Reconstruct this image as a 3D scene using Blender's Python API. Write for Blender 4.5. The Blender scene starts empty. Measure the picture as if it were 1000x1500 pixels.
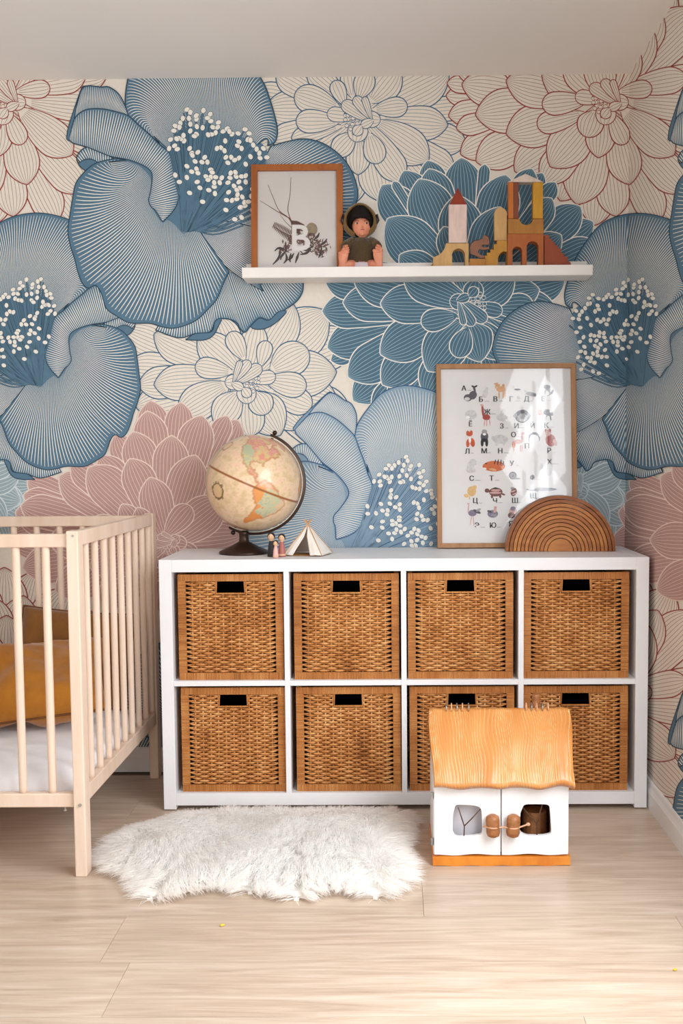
import bpy, bmesh, math, random
import numpy as np
from mathutils import Vector, Matrix, noise
from mathutils.geometry import tessellate_polygon

SC = bpy.context.scene
COL = SC.collection
R = math.radians

# ------------------------------------------------------------------ camera
CAM = np.array([-0.0307, -3.52607, 1.07249])
YAW, PITCH, ROLL, FPX, SX, SY = 0.00923, 0.07103, -0.00696, 1529.766, 62.7455, 28.757


def cam_axes():
    cy, sy, cp, sp = math.cos(YAW), math.sin(YAW), math.cos(PITCH), math.sin(PITCH)
    f = np.array([-sy * cp, cy * cp, -sp]); r = np.array([cy, sy, 0.0]); u = np.cross(r, f)
    c, s = math.cos(ROLL), math.sin(ROLL)
    return r * c + u * s, u * c - r * s, f


CR, CU, CF = cam_axes()
cd = bpy.data.cameras.new('camera')
cam = bpy.data.objects.new('camera', cd); COL.objects.link(cam)
m = Matrix(((CR[0], CU[0], -CF[0], CAM[0]), (CR[1], CU[1], -CF[1], CAM[1]), (CR[2], CU[2], -CF[2], CAM[2]), (0, 0, 0, 1)))
cam.matrix_world = m
cd.sensor_fit = 'VERTICAL'; cd.sensor_height = 36.0; cd.lens = FPX / 1500 * 36
cd.shift_x = -SX / 1500; cd.shift_y = SY / 1500
cd.clip_start = 0.05
SC.camera = cam


def ray(px, py, axis, val):
    """world point where the sight line of a photo pixel meets the plane axis = val"""
    d = CF + CR * (px - 500 - SX) / FPX - CU * (py - 750 - SY) / FPX
    return CAM + d * ((val - CAM[axis]) / d[axis])


# ------------------------------------------------------------------ light
w = bpy.data.worlds.new('world'); SC.world = w; w.use_nodes = True
bg = w.node_tree.nodes['Background']
bg.inputs[0].default_value = (0.85, 0.93, 1.0, 1); bg.inputs[1].default_value = 1.0


def area(name, loc, target, sx, sy, power, col):
    l = bpy.data.lights.new(name, 'AREA'); l.shape = 'RECTANGLE'; l.size = sx; l.size_y = sy
    l.energy = power; l.color = col
    o = bpy.data.objects.new(name, l); COL.objects.link(o); o.location = loc
    o.rotation_euler = (Vector(target) - Vector(loc)).to_track_quat('-Z', 'Y').to_euler()
    return o


# daylight of the two windows the photo implies: a tall one in the right wall just out of frame, one behind the camera
# (sky light falls inward and down, so each pane is lit by slats tilted towards the floor)
for k in range(4):
    z_ = 0.78 + 0.4 * k
    area('window_light_right', (0.765, -2.30, z_), (-1, -2.30, z_ - 1.15), 2.0, 0.36, 16.0, (0.93, 0.965, 1.0))
for k in range(4):
    z_ = 0.84 + 0.38 * k
    area('window_light_rear', (-0.82, -4.93, z_), (-0.82, -3.93, z_ - 0.55), 1.9, 0.34, 5.2, (0.93, 0.965, 1.0))
SC.view_settings.view_transform = 'Standard'; SC.view_settings.look = 'None'
SC.view_settings.exposure = 0.06; SC.view_settings.gamma = 1.0
SC.view_settings.use_curve_mapping = False
SC.cycles.max_bounces = 24; SC.cycles.diffuse_bounces = 18; SC.cycles.transmission_bounces = 18; SC.cycles.transparent_max_bounces = 8


# ------------------------------------------------------------------ helpers
def lin(c):
    o = []
    for v in c[:3]:
        v = v / 255.0
        o.append(v / 12.92 if v <= 0.04045 else ((v + 0.055) / 1.055) ** 2.4)
    return (o[0], o[1], o[2], 1.0)


MATS = {}


def mat(name, col, rough=0.6, col2=None, scale=(8, 8, 8), kind='noise', detail=4, bump=0.0, bscale=None, spec=0.5,
        metal=0.0, sheen=0.0, coords='Object', lo=0.35, hi=0.65, coat=0.0, rnd=0.0):
    """procedural principled material; col2 is mixed in by a stretched noise or wave"""
    if name in MATS: return MATS[name]
    M = bpy.data.materials.new(name); M.use_nodes = True
    nt = M.node_tree; N = nt.nodes; L = nt.links; b = N['Principled BSDF']
    b.inputs['Base Color'].default_value = lin(col); b.inputs['Roughness'].default_value = rough
    b.inputs['Metallic'].default_value = metal; b.inputs['Specular IOR Level'].default_value = spec
    if sheen: b.inputs['Sheen Weight'].default_value = sheen
    if coat: b.inputs['Coat Weight'].default_value = coat; b.inputs['Coat Roughness'].default_value = 0.12
    tc = N.new('ShaderNodeTexCoord'); mp = N.new('ShaderNodeMapping'); mp.inputs['Scale'].default_value = scale
    L.new(tc.outputs[coords], mp.inputs['Vector'])
    out = None
    if col2 is not None:
        if kind == 'wave':
            t = N.new('ShaderNodeTexWave'); t.inputs['Scale'].default_value = 1.0
            t.inputs['Distortion'].default_value = 6.0; t.inputs['Detail'].default_value = 3.0; t.inputs['Detail Scale'].default_value = 1.4
            fac = t.outputs['Fac']
        else:
            t = N.new('ShaderNodeTexNoise'); t.inputs['Scale'].default_value = 1.0; t.inputs['Detail'].default_value = detail
            t.inputs['Roughness'].default_value = 0.62
            fac = t.outputs['Fac']
        L.new(mp.outputs['Vector'], t.inputs['Vector'])
        cr = N.new('ShaderNodeValToRGB'); cr.color_ramp.elements[0].position = lo; cr.color_ramp.elements[1].position = hi
        cr.color_ramp.elements[0].color = lin(col); cr.color_ramp.elements[1].color = lin(col2)
        L.new(fac, cr.inputs['Fac']); out = cr.outputs['Color']
    if rnd:
        oi = N.new('ShaderNodeObjectInfo'); hs = N.new('ShaderNodeHueSaturation')
        mr = N.new('ShaderNodeMapRange'); mr.inputs['To Min'].default_value = 1 - rnd; mr.inputs['To Max'].default_value = 1 + rnd
        L.new(oi.outputs['Random'], mr.inputs['Value']); L.new(mr.outputs['Result'], hs.inputs['Value'])
        if out: L.new(out, hs.inputs['Color'])
        else: hs.inputs['Color'].default_value = lin(col)
        out = hs.outputs['Color']
    if out: L.new(out, b.inputs['Base Color'])
    if bump:
        t2 = N.new('ShaderNodeTexNoise'); t2.inputs['Scale'].default_value = 1.0; t2.inputs['Detail'].default_value = 3
        mp2 = N.new('ShaderNodeMapping'); mp2.inputs['Scale'].default_value = bscale or scale
        L.new(tc.outputs[coords], mp2.inputs['Vector']); L.new(mp2.outputs['Vector'], t2.inputs['Vector'])
        bp = N.new('ShaderNodeBump'); bp.inputs['Strength'].default_value = bump; bp.inputs['Distance'].default_value = 0.002
        L.new(t2.outputs['Fac'], bp.inputs['Height']); L.new(bp.outputs['Normal'], b.inputs['Normal'])
    MATS[name] = M
    return M


def attr_mat(name, attr, rough=0.5, spec=0.5, coat=0.0):
    M = bpy.data.materials.new(name); M.use_nodes = True
    N = M.node_tree.nodes; b = N['Principled BSDF']; a = N.new('ShaderNodeAttribute'); a.attribute_name = attr
    M.node_tree.links.new(a.outputs['Color'], b.inputs['Base Color'])
    b.inputs['Roughness'].default_value = rough; b.inputs['Specular IOR Level'].default_value = spec
    b.inputs['Coat Weight'].default_value = coat; b.inputs['Coat Roughness'].default_value = 0.08
    return M


class MB:
    """collects shapes (several materials allowed) that become ONE mesh object"""

    def __init__(s):
        s.v = []; s.f = []; s.m = []

    def add(s, verts, faces, mi=0):
        o = len(s.v); s.v.extend([tuple(p) for p in verts])
        for f in faces: s.f.append(tuple(i + o for i in f)); s.m.append(mi)
        return s

    def box(s, x0, x1, y0, y1, z0, z1, mi=0, M=None):
        v = [(x0, y0, z0), (x1, y0, z0), (x1, y1, z0), (x0, y1, z0), (x0, y0, z1), (x1, y0, z1), (x1, y1, z1), (x0, y1, z1)]
        if M is not None: v = [M @ Vector(p) for p in v]
        return s.add(v, [(0, 3, 2, 1), (4, 5, 6, 7), (0, 1, 5, 4), (1, 2, 6, 5), (2, 3, 7, 6), (3, 0, 4, 7)], mi)

    def prism(s, poly, y0, y1, mi=0, M=None):
        """polygon in x,z extruded from y0 (front) to y1"""
        n = len(poly)
        a = sum(poly[i][0] * poly[(i + 1) % n][1] - poly[(i + 1) % n][0] * poly[i][1] for i in range(n))
        if a < 0: poly = poly[::-1]
        v = [(x, y0, z) for x, z in poly] + [(x, y1, z) for x, z in poly]
        tr = tessellate_polygon([[Vector((x, z, 0)) for x, z in poly]])
        f = []
        for t in tr:
            p, q, r_ = [Vector((poly[i][0], poly[i][1], 0)) for i in t]
            t = t if (q - p).cross(r_ - p).z > 0 else t[::-1]
            f.append(tuple(t)); f.append(tuple(i + n for i in t[::-1]))
        for i in range(n): j = (i + 1) % n; f.append((i, i + n, j + n, j))
        if M is not None: v = [M @ Vector(p) for p in v]
        return s.add(v, f, mi)

    def tube(s, pts, r, n=8, mi=0, cap=True, flat=1.0):
        pts = [Vector(p) for p in pts]; k = len(pts)
        rs = r if isinstance(r, (list, tuple)) else [r] * k
        v = []; up = None
        for i, p in enumerate(pts):
            t = (pts[min(i + 1, k - 1)] - pts[max(i - 1, 0)])
            t = t.normalized() if t.length > 1e-12 else Vector((0, 0, 1))
            if up is None:
                up = Vector((0, 0, 1)) if abs(t.z) < 0.9 else Vector((0, 1, 0))
            a = t.cross(up)
            if a.length < 1e-6: a = t.cross(Vector((1, 0, 0)))
            a.normalize(); b = a.cross(t).normalized(); up = b
            for j in range(n):
                th = 2 * math.pi * j / n
                v.append(p + a * (rs[i] * math.cos(th)) + b * (rs[i] * flat * math.sin(th)))
        f = []
        for i in range(k - 1):
            for j in range(n):
                q = (j + 1) % n
                f.append((i * n + j, i * n + q, (i + 1) * n + q, (i + 1) * n + j))
        if cap:
            f.append(tuple(range(n))[::-1]); f.append(tuple((k - 1) * n + j for j in range(n)))
        return s.add(v, f, mi)

    def lathe(s, prof, n=24, mi=0, M=None, c=(0, 0, 0)):
        v = []; k = len(prof)
        for r, z in prof:
            for j in range(n):
                th = 2 * math.pi * j / n
                v.append((c[0] + r * math.cos(th), c[1] + r * math.sin(th), c[2] + z))
        f = []
        for i in range(k - 1):
            for j in range(n):
                q = (j + 1) % n
                f.append((i * n + j, i * n + q, (i + 1) * n + q, (i + 1) * n + j))
        f.append(tuple(range(n))[::-1]); f.append(tuple((k - 1) * n + j for j in range(n)))
        if M is not None: v = [M @ Vector(p) for p in v]
        return s.add(v, f, mi)

    def ball(s, c, r, n=12, k=8, mi=0, M=None):
        rx, ry, rz = r if isinstance(r, (tuple, list)) else (r, r, r)
        v = []
        for i in range(1, k):
            ph = math.pi * i / k
            for j in range(n):
                th = 2 * math.pi * j / n
                v.append((rx * math.sin(ph) * math.cos(th), ry * math.sin(ph) * math.sin(th), rz * math.cos(ph)))
        top = len(v); v += [(0, 0, rz), (0, 0, -rz)]
        f = []
        for i in range(k - 2):
            for j in range(n):
                q = (j + 1) % n
                f.append((i * n + j, (i + 1) * n + j, (i + 1) * n + q, i * n + q))
        for j in range(n):
            q = (j + 1) % n
            f.append((top, j, q)); f.append((top + 1, (k - 2) * n + q, (k - 2) * n + j))
        if M is not None: v = [M @ Vector(p) for p in v]
        v = [(p[0] + c[0], p[1] + c[1], p[2] + c[2]) for p in v]
        return s.add(v, f, mi)

    def mesh(s, name, mats, smooth=False):
        me = bpy.data.meshes.new(name)
        me.from_pydata(s.v, [], s.f)
        for x in (mats if isinstance(mats, (list, tuple)) else [mats]): me.materials.append(x)
        me.polygons.foreach_set('material_index', s.m)
        if smooth: me.polygons.foreach_set('use_smooth', [True] * len(s.f))
        me.update()
        return me

    def build(s, name, mats, parent=None, smooth=False, bevel=0.0, seg=2, sub=0, loc=None):
        o = bpy.data.objects.new(name, s.mesh(name, mats, smooth)); COL.objects.link(o)
        if parent is not None: o.parent = parent
        if loc is not None: o.location = loc
        if bevel:
            b = o.modifiers.new('bevel', 'BEVEL'); b.width = bevel; b.segments = seg; b.limit_method = 'ANGLE'; b.angle_limit = R(40)
        if sub:
            b = o.modifiers.new('sub', 'SUBSURF'); b.levels = sub; b.render_levels = sub
        return o


def tag(o, label=None, cat=None, group=None, kind=None):
    if label: o['label'] = label
    if cat: o['category'] = cat
    if group: o['group'] = group
    if kind: o['kind'] = kind
    return o


def thing(name, label, cat, loc=(0, 0, 0), rz=0.0, group=None):
    o = bpy.data.objects.new(name, None); COL.objects.link(o)
    o.location = loc; o.rotation_euler = (0, 0, rz); o.empty_display_size = 0.05
    return tag(o, label, cat, group)


def copy_tree(o, parent=None):
    c = o.copy(); COL.objects.link(c); c.parent = parent
    for ch in [x for x in KIDS.get(o.name, [])]: copy_tree(ch, c)
    return c


KIDS = {}


def index_kids(*roots):
    KIDS.clear()
    for o in bpy.data.objects:
        if o.parent: KIDS.setdefault(o.parent.name, []).append(o)


def spline(pts, n):
    """Catmull-Rom through pts, resampled to n points evenly by arc length"""
    P = np.array(pts, float); k = len(P)
    Q = np.vstack([2 * P[0] - P[1], P, 2 * P[-1] - P[-2]])
    out = []
    for i in range(k - 1):
        p0, p1, p2, p3 = Q[i], Q[i + 1], Q[i + 2], Q[i + 3]
        for t in np.linspace(0, 1, 12, endpoint=False):
            out.append(0.5 * (2 * p1 + (p2 - p0) * t + (2 * p0 - 5 * p1 + 4 * p2 - p3) * t * t + (3 * p1 - p0 - 3 * p2 + p3) * t ** 3))
    out.append(P[-1]); out = np.array(out)
    d = np.r_[0, np.cumsum(np.linalg.norm(np.diff(out, axis=0), axis=1))]
    s = np.linspace(0, d[-1], n)
    return np.stack([np.interp(s, d, out[:, j]) for j in range(P.shape[1])], axis=1)
# ------------------------------------------------------------------ room dimensions
XR, ZC = 0.751, 2.3197          # right wall, ceiling
XL, YB = -2.35, -5.0            # left wall, wall behind the camera
TILE_U, TILE_V = 882.0, 884.0   # repeat of the wallpaper artwork

# ------------------------------------------------------------------ wallpaper artwork (flat print)
PAPER, NAVY, BLUE, BLUE2, ROSE, SKY, PALE, CREAM, BRICK, THINR, THINB, ROSEL, SKYL, LBLUE, LNAVY, DAHL = range(16)
INKS = [('paper_cream', (229, 222, 211)), ('ink_navy', (40, 66, 86)), ('ink_blue', (86, 120, 143)), ('ink_dahlia_blue', (78, 112, 132)),
        ('ink_rose', (184, 148, 142)), ('ink_sky', (150, 170, 178)), ('ink_pale_line', (160, 188, 200)), ('ink_cream', (236, 233, 224)),
        ('ink_brick', (148, 62, 52)), ('ink_thin_red', (168, 140, 132)), ('ink_thin_blue', (150, 156, 158)), ('ink_rose_line', (230, 210, 200)),
        ('ink_sky_line', (205, 218, 222)), ('ink_light_blue', (134, 160, 180)), ('ink_light_navy', (44, 84, 124)), ('ink_outline_blue', (52, 96, 128))]


class Art:
    def __init__(s): s.v = []; s.l = []; s.f = []; s.m = []; s.z = 0

    def up(s): s.z += 1

    def grid(s, A, B, mi, dz=0.0):
        """quad strip between two polylines of equal length"""
        n = len(A); o = len(s.v)
        for a, b in zip(A, B): s.v.append(tuple(a)); s.v.append(tuple(b)); s.l.append(s.z + dz); s.l.append(s.z + dz)
        for i in range(n - 1): s.f.append((o + 2 * i, o + 2 * i + 1, o + 2 * i + 3, o + 2 * i + 2)); s.m.append(mi)

    def poly(s, P, mi, dz=0.0):
        o = len(s.v)
        for p in P: s.v.append(tuple(p)); s.l.append(s.z + dz)
        for t in tessellate_polygon([[Vector((p[0], p[1], 0)) for p in P]]): s.f.append(tuple(o + i for i in t)); s.m.append(mi)

    def line(s, P, w, mi, dz=0.5, taper=False, close=False):
        P = np.asarray(P, float)
        if close: P = np.vstack([P, P[:1]])
        d = np.gradient(P, axis=0); L = np.linalg.norm(d, axis=1); L[L < 1e-9] = 1
        nrm = np.stack([-d[:, 1], d[:, 0]], 1) / L[:, None]
        n = len(P); t = np.linspace(0, 1, n)
        ww = np.full(n, w / 2.0)
        if taper is True: ww = w / 2 * np.clip(np.sin(math.pi * np.clip(t * 0.94 + 0.03, 0, 1)) ** 0.6, 0.12, 1)
        elif taper: ww = w / 2 * np.interp(t, *taper)
        s.grid(P + nrm * ww[:, None], P - nrm * ww[:, None], mi, dz)

    def dot(s, c, rx, ry, ang, mi, dz=0.0, n=9):
        a = np.linspace(0, 2 * math.pi, n, endpoint=False)
        x, y = rx * np.cos(a), ry * np.sin(a); ca, sa = math.cos(ang), math.sin(ang)
        s.poly(np.stack([c[0] + x * ca - y * sa, c[1] + x * sa + y * ca], 1), mi, dz)


def petal(A, base, tip, w, style, rnd=False, nl=None):
    fill, edge, thin, ew, tw = style
    b = np.array(base, float); p = np.array(tip, float); d = p - b; L = np.linalg.norm(d); d /= L
    nr = np.array([-d[1], d[0]])
    tm = max(0.30, 1 - (1.0 if rnd else 1.35) * w / L) if not rnd else max(0.45, 1 - 1.1 * w / L)
    t = np.r_[np.linspace(0, tm, 8), tm + (1 - tm) * np.sin(np.linspace(0, math.pi / 2, 11)[1:])]
    s_ = np.clip((t - tm) / (1 - tm), 0, 1)
    f = np.where(t < tm, 0.16 + 0.84 * np.sin(math.pi / 2 * np.clip(t / tm, 0, 1)) ** 0.85, (1 - s_ ** 2) ** (0.52 if rnd else 0.80))
    f = np.clip(f, 0, 1)
    ax = b[None] + d[None] * (t * L)[:, None]
    a1 = ax + nr[None] * (w * f)[:, None]; a2 = ax - nr[None] * (w * f)[:, None]
    A.up()
    A.grid(a1, a2, fill)
    if nl is None: nl = max(4, int(round(w * 2 / 5.4)))
    for k in range(1, nl):
        q = -1 + 2 * k / nl
        fi = f ** 0.9
        A.line(ax[1:-1] + nr[None] * (w * q * fi)[1:-1, None], tw, thin, 0.35, taper=([0, 0.6, 1], [1, 1, 0.55]))
    o = np.vstack([a1, a2[::-1][1:]])
    A.line(o, ew, edge, 0.7, taper=([0, 0.25, 0.5, 0.75, 1], [0.75, 1.25, 0.9, 1.25, 0.75]))


def dahlia(A, ctr, plist, style, ang=0.0, sc=1.0, mirror=False, core=True):
    """petals listed as (tip x, tip y, half width[, round[, base]]); farthest tips are printed first"""
    c = np.array(ctr, float)
    P = sorted(plist, key=lambda q: -np.hypot(q[0] - c[0], q[1] - c[1]) + (40 if len(q) > 3 and q[3] else 0) * -0 )
    for q in P:
        rnd = len(q) > 3 and q[3]
        base = q[4] if len(q) > 4 else c
        petal(A, base, q[:2], q[2], style, rnd)
    if not core: return
    fill, edge, thin, ew, tw = style
    ca, sa = math.cos(ang), math.sin(ang); mx = -1 if mirror else 1

    def T(x, y): x, y = mx * x * sc, y * sc; return (c[0] + x * ca - y * sa, c[1] + x * sa + y * ca)
    st = (fill, edge, thin, ew * 0.8, tw)
    for b, t_, w_ in [((0, 0), (-46, -6), 11), ((4, 2), (-36, 14), 0), ((2, 4), (-4, 36), 15), ((6, 2), (32, 4), 12)]:
        if w_: petal(A, T(*b), T(*t_), w_ * sc, st, True, 4)
    rng = random.Random(5); A.up()
    for i in range(26):
        r_ = 4 + 20 * math.sqrt(rng.random()); a_ = R(95 + 110 * rng.random())
        q = T(r_ * math.cos(a_) + 4, r_ * math.sin(a_) + 2)
        A.dot(q, 3.5 * sc, 3.1 * sc, rng.random() * 3, edge, (i % 4) * .3, 8); A.dot(q, 2.7 * sc, 2.4 * sc, 0, fill, (i % 4) * .3 + .15, 8)
    A.up()
    petal(A, T(18, 6), T(-24, -22), 10 * sc, st, True, 5)
    petal(A, T(20, 4), T(-6, -30), 8 * sc, st, True, 4)
    petal(A, T(20, 6), T(8, -30), 5 * sc, st, True, 3)
    petal(A, T(22, 4), T(4, 13), 7 * sc, st, True, 3)
    petal(A, T(4, 12), T(-6, 26), 8 * sc, st, True, 3)


def conv(ox, oy, s):
    def f(lst):
        o = []
        for q in lst:
            r_ = [ox + q[0] * s, oy + q[1] * s, q[2] * s]
            if len(q) > 3: r_.append(q[3])
            if len(q) > 4: r_.append((ox + q[4][0] * s, oy + q[4][1] * s))
            o.append(tuple(r_))
        return o
    return f


ST_RED = (PAPER, BRICK, THINR, 1.5, 0.8)
ST_BLUE = (PAPER, DAHL, THINB, 1.4, 0.85)
ST_SOLID = (BLUE2, CREAM, PALE, 1.35, 0.7)
ST_ROSE = (ROSE, ROSEL, ROSEL, 1.4, 0.6)
ST_SKY = (SKY, SKYL, SKYL, 1.5, 0.75)


def flower_red(A):
    c = (888, 147); a = conv(640, 100, .36); b = conv(882, 110, .1533)
    L = a([(40, 60, 36), (36, 112, 40), (46, 195, 52, 0, (300, 150)), (78, 245, 44, 0, (300, 190)), (95, 350, 58, 0, (350, 230)),
           (315, 420, 75, 0, (560, 250)), (500, 540, 70), (430, 470, 70), (640, 640, 70), (100, 65, 78, 0, (430, 110)),
           (155, 190, 92, 0, (450, 150)), (280, 50, 88, 0, (560, 110)), (158, 380, 78, 0, (480, 230)), (280, 268, 88, 0, (560, 190)),
           (425, 20, 90, 0, (640, 100)), (460, 402, 86, 0, (640, 190)), (568, 555, 90, 0, (660, 240)),
           (427, 150, 48, 1, (610, 130)), (407, 234, 46, 1, (600, 185)), (655, 365, 60, 0, (672, 200)), (605, 280, 54, 1, (640, 175)),
           (250, -60, 90), (60, -40, 90), (420, -130, 95), (560, -180, 90), (700, -230, 95), (520, -40, 70), (640, -70, 65), (720, -100, 60),
           (860, -190, 95), (180, -170, 90), (800, -110, 80), (300, -220, 90), (430, -320, 95), (560, -390, 95), (690, -425, 95), (820, -410, 95), (950, -340, 95), (1060, -240, 95), (490, -250, 85), (630, -310, 85), (770, -310, 85), (900, -250, 85), (350, -120, 80)])
    L += b([(960, 300, 165, 0, (230, 240)), (692, 764, 175, 0, (190, 330)), (800, 1120, 175, 0, (200, 480)), (548, 1400, 160, 0, (150, 600)),
            (760, 1420, 160, 0, (250, 700)), (820, 20, 130, 0, (200, 130)), (1020, 10, 140, 0, (200, 100)), (478, 122, 88, 1, (150, 165)),
            (262, 1048, 168, 0, (130, 470)), (215, 662, 92, 1, (80, 370)), (130, 1352, 160, 0, (50, 700)), (1000, 1300, 170), (1100, 700, 180)])
    dahlia(A, c, L, ST_RED, 0.0, 1.0)


def flower_white_top(A):
    c = (525, 172); a = conv(380, 110, .3)
    L = a([(925, -20, 112), (1060, 150, 62), (1010, 335, 80, 0, (560, 250)), (825, 420, 92, 0, (560, 230)), (950, 470, 70), (600, 620, 92, 0, (545, 360)),
           (480, 488, 60, 0, (485, 310)), (700, 520, 72), (580, 432, 54, 1, (535, 285)), (365, 390, 54, 1, (460, 285)), (178, 226, 58, 1, (390, 225)),
           (172, 92, 70, 1, (390, 165)), (20, 170, 96, 0, (300, 170)), (155, 310, 42, 0, (400, 250)), (50, 320, 66), (80, -5, 62, 0, (320, 130)),
           (235, -35, 60, 0, (420, 120)), (365, 28, 38, 1, (415, 145)), (430, -40, 46, 0, (455, 110)), (535, -30, 52, 0, (485, 115)),
           (680, -45, 84, 0, (540, 130)), (722, 150, 50, 1, (555, 170)), (920, 245, 84, 0, (580, 215)), (-60, 100, 90), (-40, 380, 80), (430, 640, 80),
           (820, 600, 80), (150, 460, 80), (1120, 260, 80)])
    dahlia(A, c, L, ST_BLUE, 0.0, 1.0)


def flower_white_mid(A):
    c = (360, 557); a = conv(190, 440, .3)
    L = a([(-30, 140, 95), (-20, 330, 90), (30, 520, 90), (40, 415, 80, 0, (420, 370)), (118, 165, 96, 0, (500, 330)), (118, 412, 88, 0, (480, 380)),
           (235, 560, 88, 0, (480, 410)), (418, 610, 74, 0, (530, 450)), (590, 662, 76, 1, (575, 480)), (480, 660, 80), (735, 660, 100, 0, (600, 450)),
           (850, 620, 80), (668, 556, 62, 1, (615, 450)), (888, 520, 66, 1, (680, 440)), (1010, 480, 80, 0, (650, 410)), (862, 425, 62, 1, (665, 390)),
           (870, 240, 84, 1, (690, 340)), (1010, 350, 115, 0, (620, 370)), (965, 55, 125), (800, 20, 105), (625, 110, 65), (335, 170, 85, 0, (540, 350)),
           (430, 80, 72), (490, 155, 46, 1, (560, 290)), (670, 198, 38, 1, (638, 320)), (320, 320, 52, 1, (500, 350)), (1100, 180, 110), (1080, 560, 100),
           (200, 700, 100), (980, 690, 90)])
    dahlia(A, c, L, ST_BLUE, 0.0, 0.95, mirror=True)


def flower_solid(A):
    c = (690, 447); a = conv(540, 225, .34); b = conv(460, 405, .38)
    L = a([(105, 120, 20), (252, 30, 60), (500, 46, 26), (702, 65, 56), (748, 84, 36), (803, 124, 40), (966, 294, 52), (1015, 345, 60), (150, 74, 70),
           (398, 18, 84), (258, 66, 76), (912, 228, 74), (56, 136, 86), (590, 92, 92), (788, 193, 60), (215, 110, 100), (80, 280, 108),
           (378, 178, 96), (566, 230, 96), (828, 350, 62), (985, 388, 70), (322, 315, 56), (132, 436, 74)])
    L += b([(30, 135, 70), (110, 100, 72), (42, 15, 62), (150, 5, 88), (254, 105, 76), (345, 5, 66), (50, 275, 74), (64, 325, 36), (254, 300, 84),
            (130, 388, 80), (262, 418, 74), (150, 480, 68), (230, 530, 62), (430, 460, 70), (436, 365, 88, 0, (580, 170)), (300, 510, 82),
            (548, 312, 44, 1, (590, 200)), (412, 180, 44, 1, (550, 150)), (640, 330, 74, 0, (600, 180)), (720, 320, 60, 0, (620, 170)), (845, 112, 50, 1, (690, 120)),
            (868, 50, 62), (935, 130, 72), (965, 20, 62), (770, -5, 70), (520, 500, 90), (640, 520, 90), (780, 470, 90), (880, 380, 90), (960, 260, 90)])
    dahlia(A, c, L, ST_SOLID, R(185), 1.0)


def flower_rose(A):
    c = (246, 797); a = conv(20, 580, .34)
    L = a([(590, 20, 68), (722, 28, 62), (812, 84, 78), (922, 86, 46), (968, 104, 72), (575, 65, 74), (514, 154, 76), (682, 170, 78), (785, 254, 86),
           (500, 270, 74), (440, 165, 60), (370, 260, 66), (588, 350, 72), (322, 308, 88), (198, 344, 84), (44, 425, 54), (32, 472, 72), (8, 500, 82),
           (60, 368, 62), (250, 290, 60), (300, 560, 70), (466, 466, 46, 0, (560, 620)), (534, 480, 40, 0, (590, 610)), (762, 474, 50, 1, (655, 600)), (985, 600, 74), (905, 445, 86),
           (1010, 240, 76), (1090, 400, 86), (1080, 720, 86), (900, 300, 70), (-20, 620, 84), (40, 740, 86), (180, 840, 86), (380, 900, 86), (620, 930, 90), (860, 900, 90),
           (1000, 820, 90), (150, 620, 80), (330, 740, 80), (560, 800, 80), (800, 780, 80), (450, 640, 60), (620, 740, 50), (745, 640, 30, 1, (670, 620))])
    dahlia(A, c, L, ST_ROSE, R(-43), 0.62)


def flower_sky(A):
    c = np.array((836, 714)); L = []
    for k in range(15): L.append((c[0] + 112 * math.cos(k * 2 * math.pi / 15 + .2), c[1] + 100 * math.sin(k * 2 * math.pi / 15 + .2), 30))
    for k in range(11): L.append((c[0] + 80 * math.cos(k * 2 * math.pi / 11 - .3), c[1] + 76 * math.sin(k * 2 * math.pi / 11 - .3), 24))
    a = conv(800, 660, .2)
    L += a([(500, 115, 55, 0, (180, 260)), (585, 370, 85, 0, (250, 270)), (640, 262, 75), (600, 520, 90), (310, 275, 40, 1, (215, 275))])
    dahlia(A, c, L, ST_SKY, 0.3, 0.8)


# large folded anemone, traced once about its heart (268, 341) and printed three times
def cpt(ox, oy, lst, s=.2): return [(ox + x * s, oy + y * s) for x, y in lst]


def qa(l): return cpt(90, 110, l)
def qb(l): return cpt(240, 110, l)
def qc(l): return cpt(90, 300, l)
def qe(l): return cpt(250, 300, l)


ANTHERS = qb([(170, 255), (195, 275), (290, 262), (340, 290), (320, 318), (238, 300), (240, 325), (185, 320), (140, 320), (122, 355), (85, 375), (115, 385),
              (75, 410), (195, 362), (195, 412), (243, 380), (285, 388), (345, 340), (400, 350), (360, 385), (395, 385), (380, 425), (350, 437), (325, 440),
              (240, 435), (225, 450), (145, 445), (105, 465), (95, 470), (50, 475), (150, 485), (125, 470), (80, 520), (40, 540), (100, 545), (190, 540),
              (205, 575), (210, 590), (250, 568), (435, 415), (465, 395), (480, 415), (500, 435), (450, 485), (545, 430), (595, 400), (625, 430), (550, 490),
              (540, 520), (570, 540), (615, 475), (635, 480), (655, 515), (390, 540), (420, 535), (445, 557), (455, 605), (495, 605), (470, 645), (520, 625),
              (550, 610), (635, 600), (600, 655), (680, 545), (700, 575), (730, 540), (755, 605), (705, 610), (300, 605), (280, 640), (320, 640), (230, 635),
              (170, 670), (205, 710), (240, 690), (250, 720), (345, 695), (355, 715), (310, 745), (345, 750), (380, 750), (325, 770), (370, 790), (410, 790),
              (425, 755), (370, 820), (85, 735), (170, 752), (115, 785), (245, 785), (265, 828), (330, 845), (375, 870), (190, 865), (490, 720), (525, 715),
              (485, 755), (570, 745), (600, 740), (530, 745), (550, 785), (600, 785), (470, 790), (515, 815), (560, 830), (535, 845), (475, 860), (540, 878),
              (575, 895), (460, 918), (500, 920), (535, 910), (590, 935), (620, 930), (560, 975), (285, 930), (455, 990), (690, 680), (720, 720), (660, 760),
              (690, 800), (650, 840), (680, 880), (640, 890), (700, 930)]) + qe([(510, 20), (545, 10), (470, 108), (520, 95), (600, 40), (620, 80)])


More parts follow.
